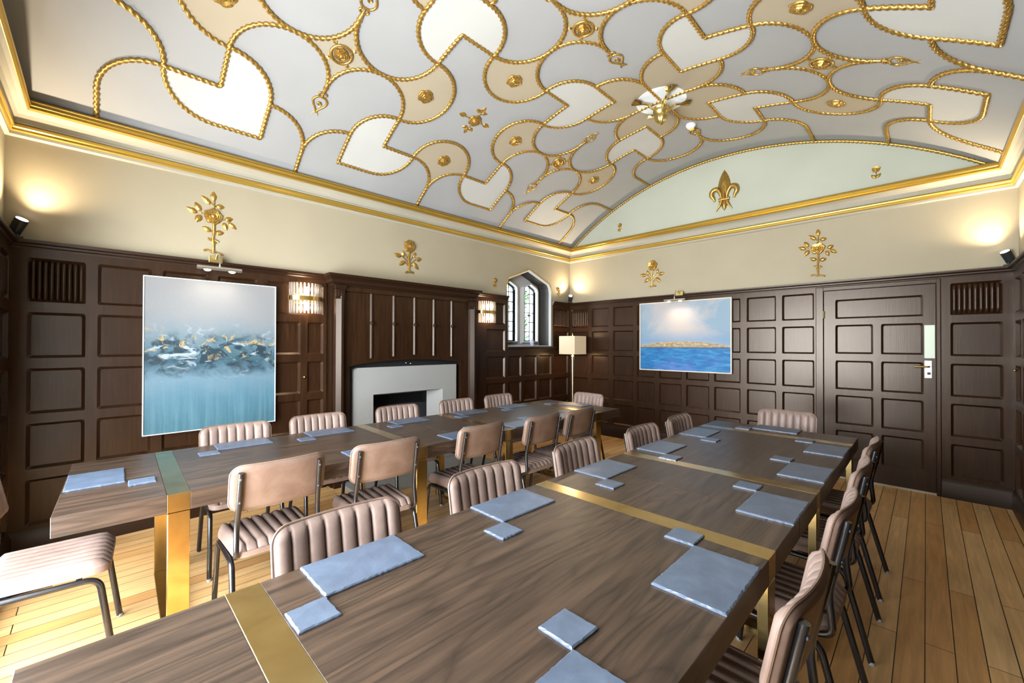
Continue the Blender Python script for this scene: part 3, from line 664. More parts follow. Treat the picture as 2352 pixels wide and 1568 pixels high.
# ------------------------------------------------------------------ gilded wall ornaments
def rose_tree(loc, basis, label, group):
    r = empty('rose_ornament', loc, basis=basis); tag(r, label, 'wall ornament', group)
    g = lambda x, y: ((x-668)*0.00040, (1140-y)*0.00049)
    st = MB()
    def line(P, rr): st.tube(fillet([(*g(*p), 0.005) for p in P], 0.02, 4), rr, 8)
    line([(668, 1140), (672, 1000), (660, 900), (680, 780), (675, 560)], 0.010); line([(675, 560), (678, 320), (680, 225)], 0.006)
    line([(677, 345), (620, 290)], 0.004); line([(677, 340), (720, 310)], 0.004); line([(675, 500), (520, 490), (460, 485), (440, 470)], 0.005); line([(675, 520), (810, 540), (870, 530), (900, 545)], 0.005)
    line([(672, 770), (630, 765)], 0.005); line([(684, 775), (720, 780)], 0.005)
    line([(505, 1110), (560, 1095), (620, 1115), (668, 1125), (740, 1120), (800, 1140), (835, 1150)], 0.009)
    line([(565, 900), (620, 915), (670, 905), (720, 915), (760, 940)], 0.009); line([(640, 950), (668, 985), (705, 960)], 0.009)
    st.build('stem', GOLD, r, smooth=True)
    for b, t, w_ in (((680, 235), (668, 60), 0.020), ((640, 310), (450, 170), 0.019), ((710, 315), (880, 310), 0.020), ((460, 455), (350, 305), 0.020), ((410, 492), (200, 420), 0.019), ((465, 510), (365, 655), 0.022),
                     ((872, 528), (1030, 480), 0.020), ((930, 560), (1100, 665), 0.017), ((850, 575), (920, 715), 0.017), ((645, 770), (470, 700), 0.018), ((705, 782), (872, 755), 0.020)):
        mb = MB(); leaf(mb, g(*b), g(*t), w_, 0.018); mb.build('leaf', GOLD, r, smooth=True, angle=70)
    mb = MB(); rose(mb, g(667, 505), 0.064, 0.035); mb.build('rose_head', GOLD, r, smooth=True, angle=60)
def rose_bush(loc, basis, label, group):
    r = empty('rose_ornament', loc, basis=basis); tag(r, label, 'wall ornament', group)
    g = lambda x, y: ((x-1065)*0.00183, (215-y)*0.00163)
    st = MB()
    def line(P, rr): st.tube(fillet([(*g(*p), 0.005) for p in P], 0.02, 4), rr, 8)
    line([(1062, 210), (1064, 150), (1058, 110), (1066, 40)], 0.011); line([(1062, 150), (1040, 120), (1010, 95)], 0.006); line([(1066, 150), (1090, 125), (1115, 100)], 0.006)
    line([(1062, 130), (1035, 80)], 0.005); line([(1066, 130), (1095, 75)], 0.005); line([(1062, 165), (1035, 140)], 0.005); line([(1066, 165), (1095, 145)], 0.005)
    line([(1038, 212), (1050, 200), (1062, 205), (1080, 198), (1092, 208)], 0.012)
    st.build('stem', GOLD, r, smooth=True)
    for b, t, w_ in (((1012, 100), (955, 88), 0.022), ((1030, 100), (1018, 52), 0.020), ((1098, 95), (1112, 52), 0.020), ((1112, 105), (1165, 95), 0.022), ((1038, 128), (990, 165), 0.022), ((1092, 128), (1138, 178), 0.022)):
        mb = MB(); leaf(mb, g(*b), g(*t), w_, 0.02); mb.build('leaf', GOLD, r, smooth=True, angle=70)
    mb = MB(); rose(mb, g(1065, 18), 0.072, 0.04); mb.build('rose_head', GOLD, r, smooth=True, angle=60)
def rose_bud(loc, basis, label, s_=1.0):
    r = empty('rosebud_ornament', loc, basis=basis); tag(r, label, 'wall ornament', 'small gilded rosebuds')
    mb = MB(); rose(mb, (0, 0.095*s_), 0.033*s_, 0.02); mb.build('rose_head', GOLD, r, smooth=True, angle=60)
    MB().tube([(0, 0, 0.004), (0, 0.075*s_, 0.004)], 0.004, 6).build('stem', GOLD, r, smooth=True)
    for k in (-1, 1):
        mb = MB(); leaf(mb, (0, 0.004), (k*0.042*s_, 0.048*s_), 0.014*s_, 0.012); mb.build('leaf', GOLD, r, smooth=True, angle=70)
G1 = 'gilded rose ornaments on the plaster'
rose_tree((0.675, YA, 2.185), ON_A, 'gilded rose tree ornament above the large teal abstract painting', G1)
rose_tree((XB, 0.845, 2.18), ON_B, 'gilded rose tree ornament above the panelled door', G1)
rose_bush((2.555, YA, 2.24), ON_A, 'gilded rose bush ornament above the fireplace', G1)
rose_bush((XB, 2.782, 2.24), ON_B, 'gilded rose bush ornament above the blue seascape painting', G1)
rose_bud((3.915, YA, 2.22), ON_A, 'small gilded rosebud left of the arched window')
rose_bud((5.346, YA, 2.22), ON_A, 'small gilded rosebud right of the arched window')
rose_bud((XB-0.004, 3.308, 3.15), ON_B, 'small gilded rosebud at the left end of the lunette')
rose_bud((XB-0.004, 0.357, 3.13), ON_B, 'small gilded rosebud at the right end of the lunette')
FD = empty('fleur_de_lis', (XB-0.004, 1.812, 3.118), basis=ON_B); tag(FD, 'gilded fleur-de-lis in the middle of the pale green lunette', 'wall ornament')
mb = MB(); leaf(mb, (0, 0.15), (0, 0.54), 0.062, 0.05); mb.tube([(0, 0.16, 0.03), (0, 0.48, 0.03)], [0.02, 0.006], 8); mb.build('centre_petal', GOLD, FD, smooth=True, angle=70)
for k in (-1, 1):
    P = fillet([(k*0.028, 0.15, 0.015), (k*0.04, 0.24, 0.02), (k*0.085, 0.305, 0.022), (k*0.14, 0.29, 0.022), (k*0.155, 0.23, 0.02), (k*0.125, 0.19, 0.015), (k*0.115, 0.15, 0.012)], 0.05, 6)
    n_ = len(P); MB().tube(P, [0.014+0.017*math.sin(PI*min(1, (i/n_)*1.05))**0.7 for i in range(n_)], 10).build('side_petal', GOLD, FD, smooth=True)
    P = fillet([(k*0.03, 0.15, 0.015), (k*0.045, 0.09, 0.018), (k*0.075, 0.05, 0.018), (k*0.095, 0.015, 0.01)], 0.04, 5)
    n_ = len(P); MB().tube(P, [0.016*(1-i/n_)+0.004 for i in range(n_)], 9).build('tail', GOLD, FD, smooth=True)
mb = MB(); leaf(mb, (0, 0.16), (0, 0.01), 0.03, 0.035); mb.build('tail', GOLD, FD, smooth=True, angle=70)
MB().tube([(-0.065, 0.155, 0.018), (0.065, 0.155, 0.018)], 0.02, 10).build('band', GOLD, FD, smooth=True)

# ------------------------------------------------------------------ fireplace
FP = empty('fireplace', (2.52, YA, 0)); tag(FP, 'oak fireplace surround with tall battened overmantel and pale stone opening', 'fireplace')
FP_IN = Matrix.Translation((-2.52, -YA, 0))
def fpart(mb, name, m, **k):
    mb.v = [(x-2.52, y-YA, z) for x, y, z in mb.v]; return mb.build(name, m, FP, **k)
fy = YA-0.15
head = [(1.80+1.43*t/20, 1.195+0.055*math.sin(PI*t/20)**0.7) for t in range(21)]
fpart(MB().prism([(a, fy+0.03, b) for a, b in [(1.62, 0), (1.80, 0)]+head+[(3.23, 0), (3.44, 0), (3.44, 2.0), (1.62, 2.0)]], (0, 0.115, 0)), 'overmantel_board', OAK)
fpart(MB().box((1.79, YA-0.005, 1.16), (3.24, YA-0.03, 1.27)).box((1.79, YA-0.005, 0), (1.862, YA-0.03, 1.16)).box((3.173, YA-0.005, 0), (3.24, YA-0.03, 1.16)), 'recess_shade_board', IRON)  # backing strips coloured black for the shadow in the recess around the stone
fpart(MB().tube([(a, fy+0.03, b) for a, b in head], 0.007, 8), 'arch_moulding', OAKX, smooth=True)
fpart(MB().box((1.73, fy+0.03, 1.95), (3.33, fy+0.004, 2.02)), 'overmantel_rail', OAKF, bevel=0.006)
prof = [(0, 2.0), (0.16, 2.0), (0.165, 2.015), (0.18, 2.03), (0.182, 2.055), (0.20, 2.075), (0.215, 2.085), (0.22, 2.11), (0, 2.11)]
mb = MB(); m_ = len(prof); ring = []
for n_, z in prof: ring.append([(1.62-max(0, n_-0.16)-0.0, YA, z), (1.62-max(0, n_-0.16), YA-n_, z), (3.44+max(0, n_-0.16), YA-n_, z), (3.44+max(0, n_-0.16), YA, z)])
mb.add([p for r in ring for p in r], [(i*4+j, i*4+j+1, (i+1)*4+j+1, (i+1)*4+j) for i in range(m_-1) for j in range(3)]+[((m_-1)*4+0, (m_-1)*4+1, (m_-1)*4+2, (m_-1)*4+3)])
fpart(mb, 'mantel_cornice', OAKX)
for x0 in (1.64, 3.345):
    p = MB().prism([(x0, fy+0.03, 0.12), (x0+0.012, fy+0.004, 0.12), (x0+0.052, fy-0.032, 0.12), (x0+0.075, fy-0.032, 0.12), (x0+0.086, fy-0.01, 0.12), (x0+0.086, fy+0.03, 0.12)], (0, 0, 1.80))
    pil = fpart(p, 'pilaster', OAKX)
    q = MB().box((x0-0.012, fy+0.03, 0), (x0+0.098, fy-0.03, 0.13)); q.v = [(a-2.52, b-YA, c) for a, b, c in q.v]; q.build('plinth', OAKF, pil, bevel=0.006)
    q = MB().box((x0-0.004, fy+0.03, 1.875), (x0+0.09, fy-0.026, 1.965)).box((x0-0.008, fy+0.03, 1.868), (x0+0.094, fy-0.03, 1.876)).box((x0-0.010, fy+0.03, 1.965), (x0+0.096, fy-0.034, 1.98)).box((x0-0.016, fy+0.03, 1.98), (x0+0.102, fy-0.042, 2.0)).box((x0+0.02, fy-0.022, 1.89), (x0+0.066, fy-0.031, 1.95))
    q.v = [(a-2.52, b-YA, c) for a, b, c in q.v]; q.build('capital', OAKX, pil, bevel=0.003)
for i in range(5):
    x = 2.03+0.2615*i; zb = 1.27+0.03*(1-abs(i-2)/2)
    b = MB().prism([(x-0.012, fy+0.03, zb), (x+0.000, fy+0.016, zb), (x+0.010, fy+0.014, zb), (x+0.013, fy+0.03, zb)], (0, 0, 1.95-zb))
    bt = fpart(b, 'batten', OAKX)
    q = MB().lathe([(0.021, 0), (0.021, 0.012), (0.012, 0.02), (0.001, 0.022)], 8); q.v = [(a+x-2.52, -c+fy+0.012-YA, bb+1.64) for a, bb, c in q.v]; q.build('boss', OAKX, bt)
for x in (2.50, 2.56):
    q = MB().lathe([(0.005, 0), (0.007, 0.006), (0.001, 0.012)], 10); q.v = [(a+x, -c+YA-0.03, b+1.205-(x-2.5)*0.15) for a, b, c in q.v]; fpart(q, 'screw_head', POLB, smooth=True)
# stone slip with a bevelled rectangular opening
sy = fy+0.05
st = [(1.865, 0.0), (3.17, 0.0), (3.17, 1.17), (1.90, 1.17), (1.875, 1.155), (1.865, 1.13)]
hole = [(2.07, 0.30), (2.965, 0.30), (2.965, 0.88), (2.07, 0.88)]
sl = wall_with_holes('stone_slip', [(u-2.52, v) for u, v in st], [[(u-2.52, v) for u, v in hole]], lambda u, v, n: (u, sy-YA-n, v), STONE, 0.10, FP)
hi = [(2.10, 0.30), (2.84, 0.30), (2.84, 0.85), (2.10, 0.85)]
mb = MB().add([(u, sy, v) for u, v in hole]+[(u, sy+0.16, v) for u, v in hi], [(i, (i+1) % 4, 4+(i+1) % 4, 4+i) for i in range(4)])
fpart(mb, 'stone_splay', STONE)
mb = MB().box((2.06, sy+0.16, 0.2), (2.97, sy+0.45, 0.90)); mb.f = mb.f[:2]+mb.f[3:]
fpart(mb, 'firebox', IRON)
mb = MB().grid(lambda a, b: (2.10+0.80*a, sy+0.14+0.10*math.sin(b*PI/2), 0.34+0.36*b+0.02*math.sin(PI*a)), 10, 10)
fpart(mb, 'smoke_hood', CHAR, smooth=True)
fpart(MB().box((2.11, sy+0.08, 0.42), (2.84, sy+0.15, 0.45)).box((2.55, sy+0.075, 0.45), (2.78, sy+0.13, 0.475)), 'grate', STEEL, bevel=0.004)
HE = MB().box((1.70, fy+0.03, 0.0), (3.36, fy-0.50, 0.035)).build('hearth_slab', STONE, bevel=0.006); tag(HE, 'pale grey stone hearth slab on the floor before the fireplace', 'hearth')

# ------------------------------------------------------------------ paintings
def canvas_nodes(kind):
    def f(nt, b):
        gc = N(nt, 'ShaderNodeTexCoord'); sep = N(nt, 'ShaderNodeSeparateXYZ'); nt.links.new(gc.outputs['Generated'], sep.inputs[0])
        U, V = sep.outputs[0], sep.outputs[1]
        def cn(scale, sx=1.0, sy=1.0, det=6, dist=0.0, off=0.0):
            mp = N(nt, 'ShaderNodeMapping'); mp.inputs['Scale'].default_value = (sx, sy, 0.0); mp.inputs['Location'].default_value = (off, off*1.7, 0)
            nt.links.new(gc.outputs['Generated'], mp.inputs[0]); return noise_(nt, mp.outputs[0], scale, det, 0.6, dist)
        def band(v, c, wd):   # 1 at c, falling to 0 at +-wd
            d = math_(nt, 'DIVIDE', math_(nt, 'ABSOLUTE', math_(nt, 'SUBTRACT', v, c)), wd)
            m = N(nt, 'ShaderNodeMath', operation='SUBTRACT', use_clamp=True); m.inputs[0].default_value = 1; nt.links.new(d, m.inputs[1]); return m.outputs[0]
        def step(v, a, bb):
            m = N(nt, 'ShaderNodeMapRange'); m.inputs[1].default_value = a; m.inputs[2].default_value = bb; nt.links.new(v, m.inputs[0]); return m.outputs[0]
        if kind == 1:
            vj = math_(nt, 'ADD', V, math_(nt, 'MULTIPLY', math_(nt, 'SUBTRACT', cn(4, 1, 1.4), 0.5), 0.22))
            c = ramp(nt, vj, [(0.0, (0.045, 0.135, 0.175)), (0.20, (0.075, 0.18, 0.235)), (0.34, (0.135, 0.225, 0.28)), (0.45, (0.03, 0.085, 0.115)), (0.56, (0.085, 0.155, 0.19)), (0.66, (0.18, 0.225, 0.245)), (0.78, (0.235, 0.245, 0.245)), (1.0, (0.265, 0.26, 0.25))])
            streak = step(cn(26, 1, 0.06), 0.42, 0.75)
            c = mixc(nt, math_(nt, 'MULTIPLY', math_(nt, 'MULTIPLY', streak, step(V, 0.42, 0.12)), 0.55), c, (0.16, 0.31, 0.37))
            dk = math_(nt, 'MULTIPLY', step(cn(7, 1, 1.5, 8, 1.2, 3), 0.47, 0.60), band(V, 0.50, 0.16))
            c = mixc(nt, math_(nt, 'MINIMUM', math_(nt, 'MULTIPLY', dk, 2.2), 1.0), c, (0.014, 0.036, 0.05))
            wh = math_(nt, 'MULTIPLY', step(cn(6, 1, 3.2, 6, 0.8, 9), 0.58, 0.66), band(V, 0.52, 0.22))
            c = mixc(nt, math_(nt, 'MULTIPLY', wh, 1.4), c, (0.33, 0.40, 0.44))
            gd = math_(nt, 'MULTIPLY', step(cn(13, 1, 1.6, 6, 0.9, 5), 0.575, 0.635), band(math_(nt, 'ADD', V, math_(nt, 'MULTIPLY', U, 0.05)), 0.59, 0.12))
            c = mixc(nt, math_(nt, 'MINIMUM', math_(nt, 'MULTIPLY', gd, 2.2), 1.0), c, (0.38, 0.28, 0.12))
            rd = math_(nt, 'MULTIPLY', step(cn(3, 1.4, 5, 4, 0.5, 21), 0.60, 0.72), band(V, 0.45, 0.10))
            c = mixc(nt, math_(nt, 'MULTIPLY', rd, 0.9), c, (0.09, 0.07, 0.06))
        else:
            sky = ramp(nt, math_(nt, 'ADD', cn(2.2, 1, 1, 4, 0.6), math_(nt, 'MULTIPLY', math_(nt, 'ABSOLUTE', math_(nt, 'SUBTRACT', U, 0.45)), 0.45)), [(0.38, (0.40, 0.35, 0.32)), (0.56, (0.36, 0.35, 0.355)), (0.72, (0.21, 0.30, 0.375))])
            sky = mixc(nt, math_(nt, 'MULTIPLY', band(V, 0.44, 0.16), 0.75), sky, (0.15, 0.26, 0.40))
            seah = cn(7, 1, 3.5, 8, 0.8)
            sea = ramp(nt, seah, [(0.3, (0.008, 0.085, 0.26)), (0.5, (0.012, 0.14, 0.35)), (0.68, (0.04, 0.25, 0.45))])
            sea = mixc(nt, math_(nt, 'MULTIPLY', step(cn(2, 1, 1, 3, 0.3, 4), 0.5, 0.75), step(V, 0.25, 0.0)), sea, (0.14, 0.18, 0.55))
            c = mixc(nt, step(V, 0.325, 0.34), sea, sky)
            topl = math_(nt, 'ADD', 0.425, math_(nt, 'MULTIPLY', math_(nt, 'SUBTRACT', cn(5, 1, 0.1), 0.5), 0.05))
            topl = math_(nt, 'SUBTRACT', topl, math_(nt, 'MULTIPLY', math_(nt, 'POWER', math_(nt, 'ABSOLUTE', math_(nt, 'SUBTRACT', U, 0.48)), 2.0), 0.26))
            land = math_(nt, 'MULTIPLY', step(math_(nt, 'SUBTRACT', V, topl), 0.012, -0.008), step(V, 0.332, 0.342))
            lc = ramp(nt, cn(22, 1, 2, 6, 0.8, 7), [(0.35, (0.20, 0.145, 0.075)), (0.55, (0.36, 0.29, 0.17)), (0.7, (0.55, 0.47, 0.28))])
            c = mixc(nt, land, c, lc)
            c = mixc(nt, math_(nt, 'MULTIPLY', band(V, 0.333, 0.018), 0.85), c, (0.05, 0.05, 0.09))
        if kind == 1: c = mixc(nt, 1.0, c, (0.80, 0.80, 0.82), 'MULTIPLY')
        nt.links.new(c, b.inputs['Base Color'])
        bump(nt, b, cn(38, 1, 1, 6), 0.3, 0.004)
    return f
def painting(loc, basis, wd, ht, dp, kind, label, framew=0.0):
    r = empty('painting', loc, basis=basis); tag(r, label, 'painting')
    MB().box((-wd/2, 0, 0.002), (wd/2, ht, dp)).build('canvas', mat('painted_canvas_%d' % kind, rough=0.55, spec=0.35, build=canvas_nodes(kind)), r)
    fm = mat('pale_frame_%d' % kind, (0.72, 0.74, 0.74) if kind == 1 else (0.62, 0.55, 0.42), 0.5); t = framew; q = MB()
    for a, b in (((-wd/2-t, -t, 0), (-wd/2, ht+t, dp+0.008)), ((wd/2, -t, 0), (wd/2+t, ht+t, dp+0.008)), ((-wd/2, -t, 0), (wd/2, 0, dp+0.008)), ((-wd/2, ht, 0), (wd/2, ht+t, dp+0.008))): q.box(a, b)
    q.build('frame', fm, r, bevel=0.002)
painting((0.686, YA-0.03, 0.72), ON_A, 0.895, 1.215, 0.03, 1, 'large portrait-format abstract painting in grey, teal and gold', 0.007)
painting((XB-0.03, 2.333, 1.068), ON_B, 1.215, 0.935, 0.022, 2, 'landscape painting of deep blue sea under a pale sky', 0.014)
def picture_light(loc, basis, label, half):
    r = empty('picture_light', loc, basis=basis); tag(r, label, 'picture light', 'picture lights above the paintings')
    MB().box((-0.05, 0.0, 0), (0.045, 0.055, 0.012)).build('wall_bracket', OLDB, r, bevel=0.003)
    MB().tube(fillet([(0.0, 0.03, 0.01), (0.0, 0.06, 0.05), (0.0, 0.065, 0.12), (0.0, -0.03, 0.17), (0, -0.065, 0.17)], 0.04), 0.006, 9).build('arm', STEEL, r, smooth=True)
    MB().tube([(-half, -0.07, 0.17), (half, -0.07, 0.17)], 0.015, 14).build('lamp_tube', STEEL, r, smooth=True)
    for k in (-0.55, 0.55):
        q = MB().lathe([(0.001, -0.01), (0.012, -0.008), (0.016, 0.0), (0.012, 0.008), (0.001, 0.01)], 14); q.v = [(a*1.6+k*half, b-0.083, c+0.168) for a, b, c in q.v]
        q.build('bulb', BULB, r, smooth=True)
        l = bpy.data.lights.new('picture_lamp', 'SPOT'); l.energy = 1.5; l.color = (1, 0.86, 0.68); l.spot_size = math.radians(120); l.spot_blend = 1.0; l.shadow_soft_size = 0.02
        lo = bpy.data.objects.new('picture_lamp', l); C.objects.link(lo); lo.parent = r; lo.location = (k*half, -0.098, 0.165)
        lo.rotation_euler = Vector((0, -1, -0.45)).to_track_quat('-Z', 'Y').to_euler()
picture_light((0.685, YA-0.066, 2.095), ON_A, 'slim picture light above the teal abstract painting', 0.15)
picture_light((XB-0.066, 2.36, 2.085), ON_B, 'slim picture light above the blue seascape painting', 0.14)

# ------------------------------------------------------------------ glass-rod wall lights
def sconce(loc, label):
    r = empty('wall_light', loc, basis=ON_A); tag(r, label, 'wall light', 'glass rod wall lights beside the fireplace')
    MB().box((-0.10, -0.05, 0.0), (0.10, 0.05, 0.012)).build('back_plate', OLDB, r, bevel=0.003)
    P = [(0.155*math.cos(a), 0, 0.02+0.095*math.sin(a)) for a in [PI*i/28 for i in range(29)]]
    mb = MB(); m = len(P)
    mb.add([(x, y, z) for y in (-0.02, 0.02) for x, _, z in P]+[(x*0.94, y, 0.02+(z-0.02)*0.92) for y in (-0.02, 0.02) for x, _, z in P],
           [(i, i+1, m+i+1, m+i) for i in range(m-1)]+[(2*m+i, 2*m+i+1, 3*m+i+1, 3*m+i) for i in range(m-1)]+[(i, i+1, 2*m+i+1, 2*m+i) for i in range(m-1)]+[(m+i, m+i+1, 3*m+i+1, 3*m+i) for i in range(m-1)])
    mb.build('brass_band', POLB, r, smooth=True, angle=40)
    for k in range(13):
        a = PI*(k+0.5)/13; x, z = 0.140*math.cos(a), 0.02+0.082*math.sin(a)
        MB().tube([(x, -0.145, z), (x, 0.145, z)], 0.0105, 10).build('glass_rod', RODM, r, smooth=True)
    for s_ in (-1, 1):
        MB().tube([(0, s_*0.03, 0.045), (0, s_*0.11, 0.045)], [0.016, 0.012], 12).build('bulb', BULB, r, smooth=True)
        l = bpy.data.lights.new('sconce_lamp', 'POINT'); l.energy = 2.6; l.color = (1, 0.76, 0.5); l.shadow_soft_size = 0.03
        lo = bpy.data.objects.new('sconce_lamp', l); C.objects.link(lo); lo.parent = r; lo.location = (0, s_*0.085, 0.06)
sconce((1.405, YA-0.012, 1.855), 'glass rod and brass wall light left of the fireplace, beside the abstract painting')
sconce((3.735, YA-0.012, 1.855), 'glass rod and brass wall light right of the fireplace, beside the arched window')

# ------------------------------------------------------------------ up-lighting spots on the panelling shelf
def spot(loc, d, label, power, size=125):
    r = empty('spotlight', loc); tag(r, label, 'spotlight', 'black spotlights on the panelling shelf')
    d = Vector(d).normalized()
    MB().box((-0.03, -0.03, 0), (0.03, 0.03, 0.014)).build('base', MATB, r, bevel=0.003)
    MB().tube([(0, 0, 0.01), (0, 0, 0.055)], 0.007, 8).build('stem', MATB, r)
    c = Vector((0, 0, 0.075)); u = d.orthogonal().normalized(); MB().tube([c-d*0.045, c+d*0.05, c+d*0.062], [0.030, 0.033, 0.033], 20).build('lamp_head', MATB, r, smooth=True, angle=30)
    MB().tube([c+d*0.0615, c+d*0.0635], 0.029, 20).build('lens', LENS, r, smooth=True, angle=30)
    l = bpy.data.lights.new('spot_lamp', 'SPOT'); l.energy = power; l.color = (1, 0.82, 0.58); l.spot_size = math.radians(size); l.spot_blend = 1.0; l.shadow_soft_size = 0.03
    lo = bpy.data.objects.new('spot_lamp', l); C.objects.link(lo); lo.parent = r; lo.location = c+d*0.075; lo.rotation_euler = d.to_track_quat('-Z', 'Y').to_euler()
spot((XD+0.06, YA-0.036, DADO), (0.45, -0.5, 1), 'black spotlight on the shelf in the near left corner', 36, 130)
spot((XB-0.036, YC+0.06, DADO), (-0.5, 0.45, 1), 'black spotlight on the shelf in the far right corner', 40, 130)
spot((XB-0.05, YA-0.05, DADO), (-0.55, -0.55, 0.8), 'black spotlight facing the room in the far left corner', 32, 165)

# ------------------------------------------------------------------ floor lamp
FLm = empty('floor_lamp', (5.27, 3.93, 0)); tag(FLm, 'brass floor lamp with square cream shade in the far corner', 'lamp')
MB().lathe([(0.14, 0), (0.145, 0.012), (0.13, 0.022), (0.03, 0.03), (0.018, 0.05)], 32).build('base', POLB, FLm, smooth=True)
MB().lathe([(0.012, 0.03), (0.013, 0.4), (0.016, 0.8), (0.02, 1.1), (0.024, 1.2), (0.026, 1.235), (0.018, 1.245), (0.008, 1.26), (0.008, 1.56)], 20).build('pole', mat('pale_brass', (0.78, 0.66, 0.42), 0.28, 1.0), FLm, smooth=True)
h_ = 0.15; q = MB(); t = 0.003
for a, b in (((-h_, -h_), (h_, -h_)), ((h_, -h_), (h_, h_)), ((h_, h_), (-h_, h_)), ((-h_, h_), (-h_, -h_))):
    q.add([(*a, 1.268), (*b, 1.268), (*b, 1.55), (*a, 1.55)], [(0, 1, 2, 3)])
q.build('shade', SHADE, FLm)
MB().lathe([(0.006, 1.55), (0.009, 1.57), (0.005, 1.59), (0.001, 1.6)], 12).build('shade_finial', POLB, FLm, smooth=True)
q = MB()
for a in range(4): q.tube([(0, 0, 1.545), (h_*(1, 0, -1, 0)[a], h_*(0, 1, 0, -1)[a], 1.545)], 0.003, 6)
q.build('shade_spider', POLB, FLm)
MB().lathe([(0.012, 1.34), (0.03, 1.38), (0.032, 1.41), (0.015, 1.45), (0.001, 1.455)], 16).build('bulb', BULB, FLm, smooth=True)
for z, e in ((1.50, 3), (1.31, 3)):
    l = bpy.data.lights.new('floor_lamp_light', 'POINT'); l.energy = e; l.color = (1, 0.68, 0.36); l.shadow_soft_size = 0.08
    lo = bpy.data.objects.new('floor_lamp_light', l); C.objects.link(lo); lo.parent = FLm; lo.location = (0, 0, z)
# small bottle on the window ledge
BT = empty('bottle', (4.79, YA+0.09, 1.39)); tag(BT, 'small pale blue bottle with printed label on the arched window ledge', 'bottle')
MB().lathe([(0.026, 0), (0.03, 0.005), (0.03, 0.085), (0.026, 0.098), (0.012, 0.108)], 20).build('body', mat('pale_blue_plastic', (0.35, 0.5, 0.75), 0.3), BT, smooth=True)
MB().lathe([(0.0302, 0.012), (0.0305, 0.012), (0.0305, 0.06), (0.0302, 0.06)], 20).build('label_wrap', mat('bottle_label', rough=0.5, build=lambda nt, b: nt.links.new(ramp(nt, noise_(nt, coords(nt), 45, 1), [(0.42, (0.08, 0.1, 0.45)), (0.5, (0.85, 0.85, 0.9)), (0.6, (0.6, 0.15, 0.15))]), b.inputs['Base Color'])), BT)
MB().lathe([(0.012, 0.106), (0.014, 0.108), (0.014, 0.125), (0.004, 0.128)], 14).build('cap', WHITE, BT, smooth=True)

# ------------------------------------------------------------------ tables
def table(loc, rz, length, width, bands, label):
    """local x 0..length, y 0..width; oak slab with inlaid brass bands that run down as loop legs"""
    r = empty('meeting_table', loc, rz); tag(r, label, 'table', 'dark oak meeting tables with brass bands')
    H, T, B = 0.75, 0.08, 0.082
    edges = [0]+[e for b in bands for e in (b, b+B)]+[length]
    top = MB()
    for a, b in zip(edges[::2], edges[1::2]): top.box((a, 0, H-T), (b, width, H))
    top.build('tabletop', TAB, r, bevel=0.0015, seg=1)
    for b in bands:
        bd = MB().box((b, 0, H-T), (b+B, width, H+0.0006)); bd.build('brass_band', BRASS, r, bevel=0.001, seg=1)
        for y0, y1 in ((0, 0.035), (width-0.035, width)):
            MB().box((b+0.001, y0+0.0015, 0.0), (b+B-0.001, y1-0.0015, H-T-0.004)).build('leg', BRASS, r, bevel=0.002, seg=1)
        MB().box((b+0.001, 0.035, 0), (b+B-0.001, width-0.035, 0.03)).build('base_bar', BRASS, r, bevel=0.002, seg=1)
    return r
R_Y0, R_W = 0.348, 0.975
table((-0.12, R_Y0, 0), 0, 2.038, R_W, (0.36, 1.60), 'dark oak table in the right-hand row, nearest the camera')
table((1.922, R_Y0, 0), 0, 1.955, R_W, (0.36, 1.60), 'dark oak table in the right-hand row, at the far end by the door')
LA = math.atan2(-0.11, 3.95)
def LP(a, b): return (-0.13+a*math.cos(LA)-b*math.sin(LA), 2.372+a*math.sin(LA)+b*math.cos(LA))
table((*LP(0, 0), 0), LA, 2.0, 0.985, (0.345, 1.585), 'dark oak table in the left-hand row, nearest the camera')
table((*LP(2.004, 0), 0), LA, 1.97, 0.985, (0.36, 1.56), 'dark oak table in the left-hand row, at the far end by the lamp')

# ------------------------------------------------------------------ slate mats and coasters
def slate(name, x, y, w_, d_, rz, label, group, z=0.7506, th=0.007, seed=0):
    rnd = random.Random(seed); P = []
    for (ax, ay), (bx, by) in (((-1, -1), (1, -1)), ((1, -1), (1, 1)), ((1, 1), (-1, 1)), ((-1, 1), (-1, -1))):
        L_ = w_ if ay == by else d_; k = max(6, int(L_/0.009))
        for i in range(k):
            t = i/k; j = 0 if i == 0 else rnd.uniform(-0.0012, 0.0008)
            P.append(((ax+(bx-ax)*t)*w_/2+(j if ax == bx else 0), (ay+(by-ay)*t)*d_/2+(j if ay == by else 0)))
    n_ = len(P); c = lambda k, j: [(px_*(1-k/w_*2)+rnd.uniform(-j, j), py_*(1-k/d_*2)+rnd.uniform(-j, j)) for px_, py_ in P]
    mid = c(0.0, 0); topo = c(0.0035, 0.0012)
    mb = MB().add([(a, b, 0) for a, b in P]+[(a, b, th*0.55) for a, b in mid]+[(a, b, th) for a, b in topo],
                  [tuple(reversed(range(n_)))]+[(i, (i+1) % n_, n_+(i+1) % n_, n_+i) for i in range(n_)]+[(n_+i, n_+(i+1) % n_, 2*n_+(i+1) % n_, 2*n_+i) for i in range(n_)]+[tuple(range(2*n_, 3*n_))])
    o = mb.build(name, SLATE, fix=False); o.location = (x, y, z); o.rotation_euler.z = rz
    return tag(o, label, 'placemat' if 'mat' in name else 'coaster', group)
ORD = ['nearest to', 'second from', 'third from', 'fourth from', 'fifth from']
GM, GC = 'slate placemats on the tables', 'slate coasters on the tables'
sd = 10
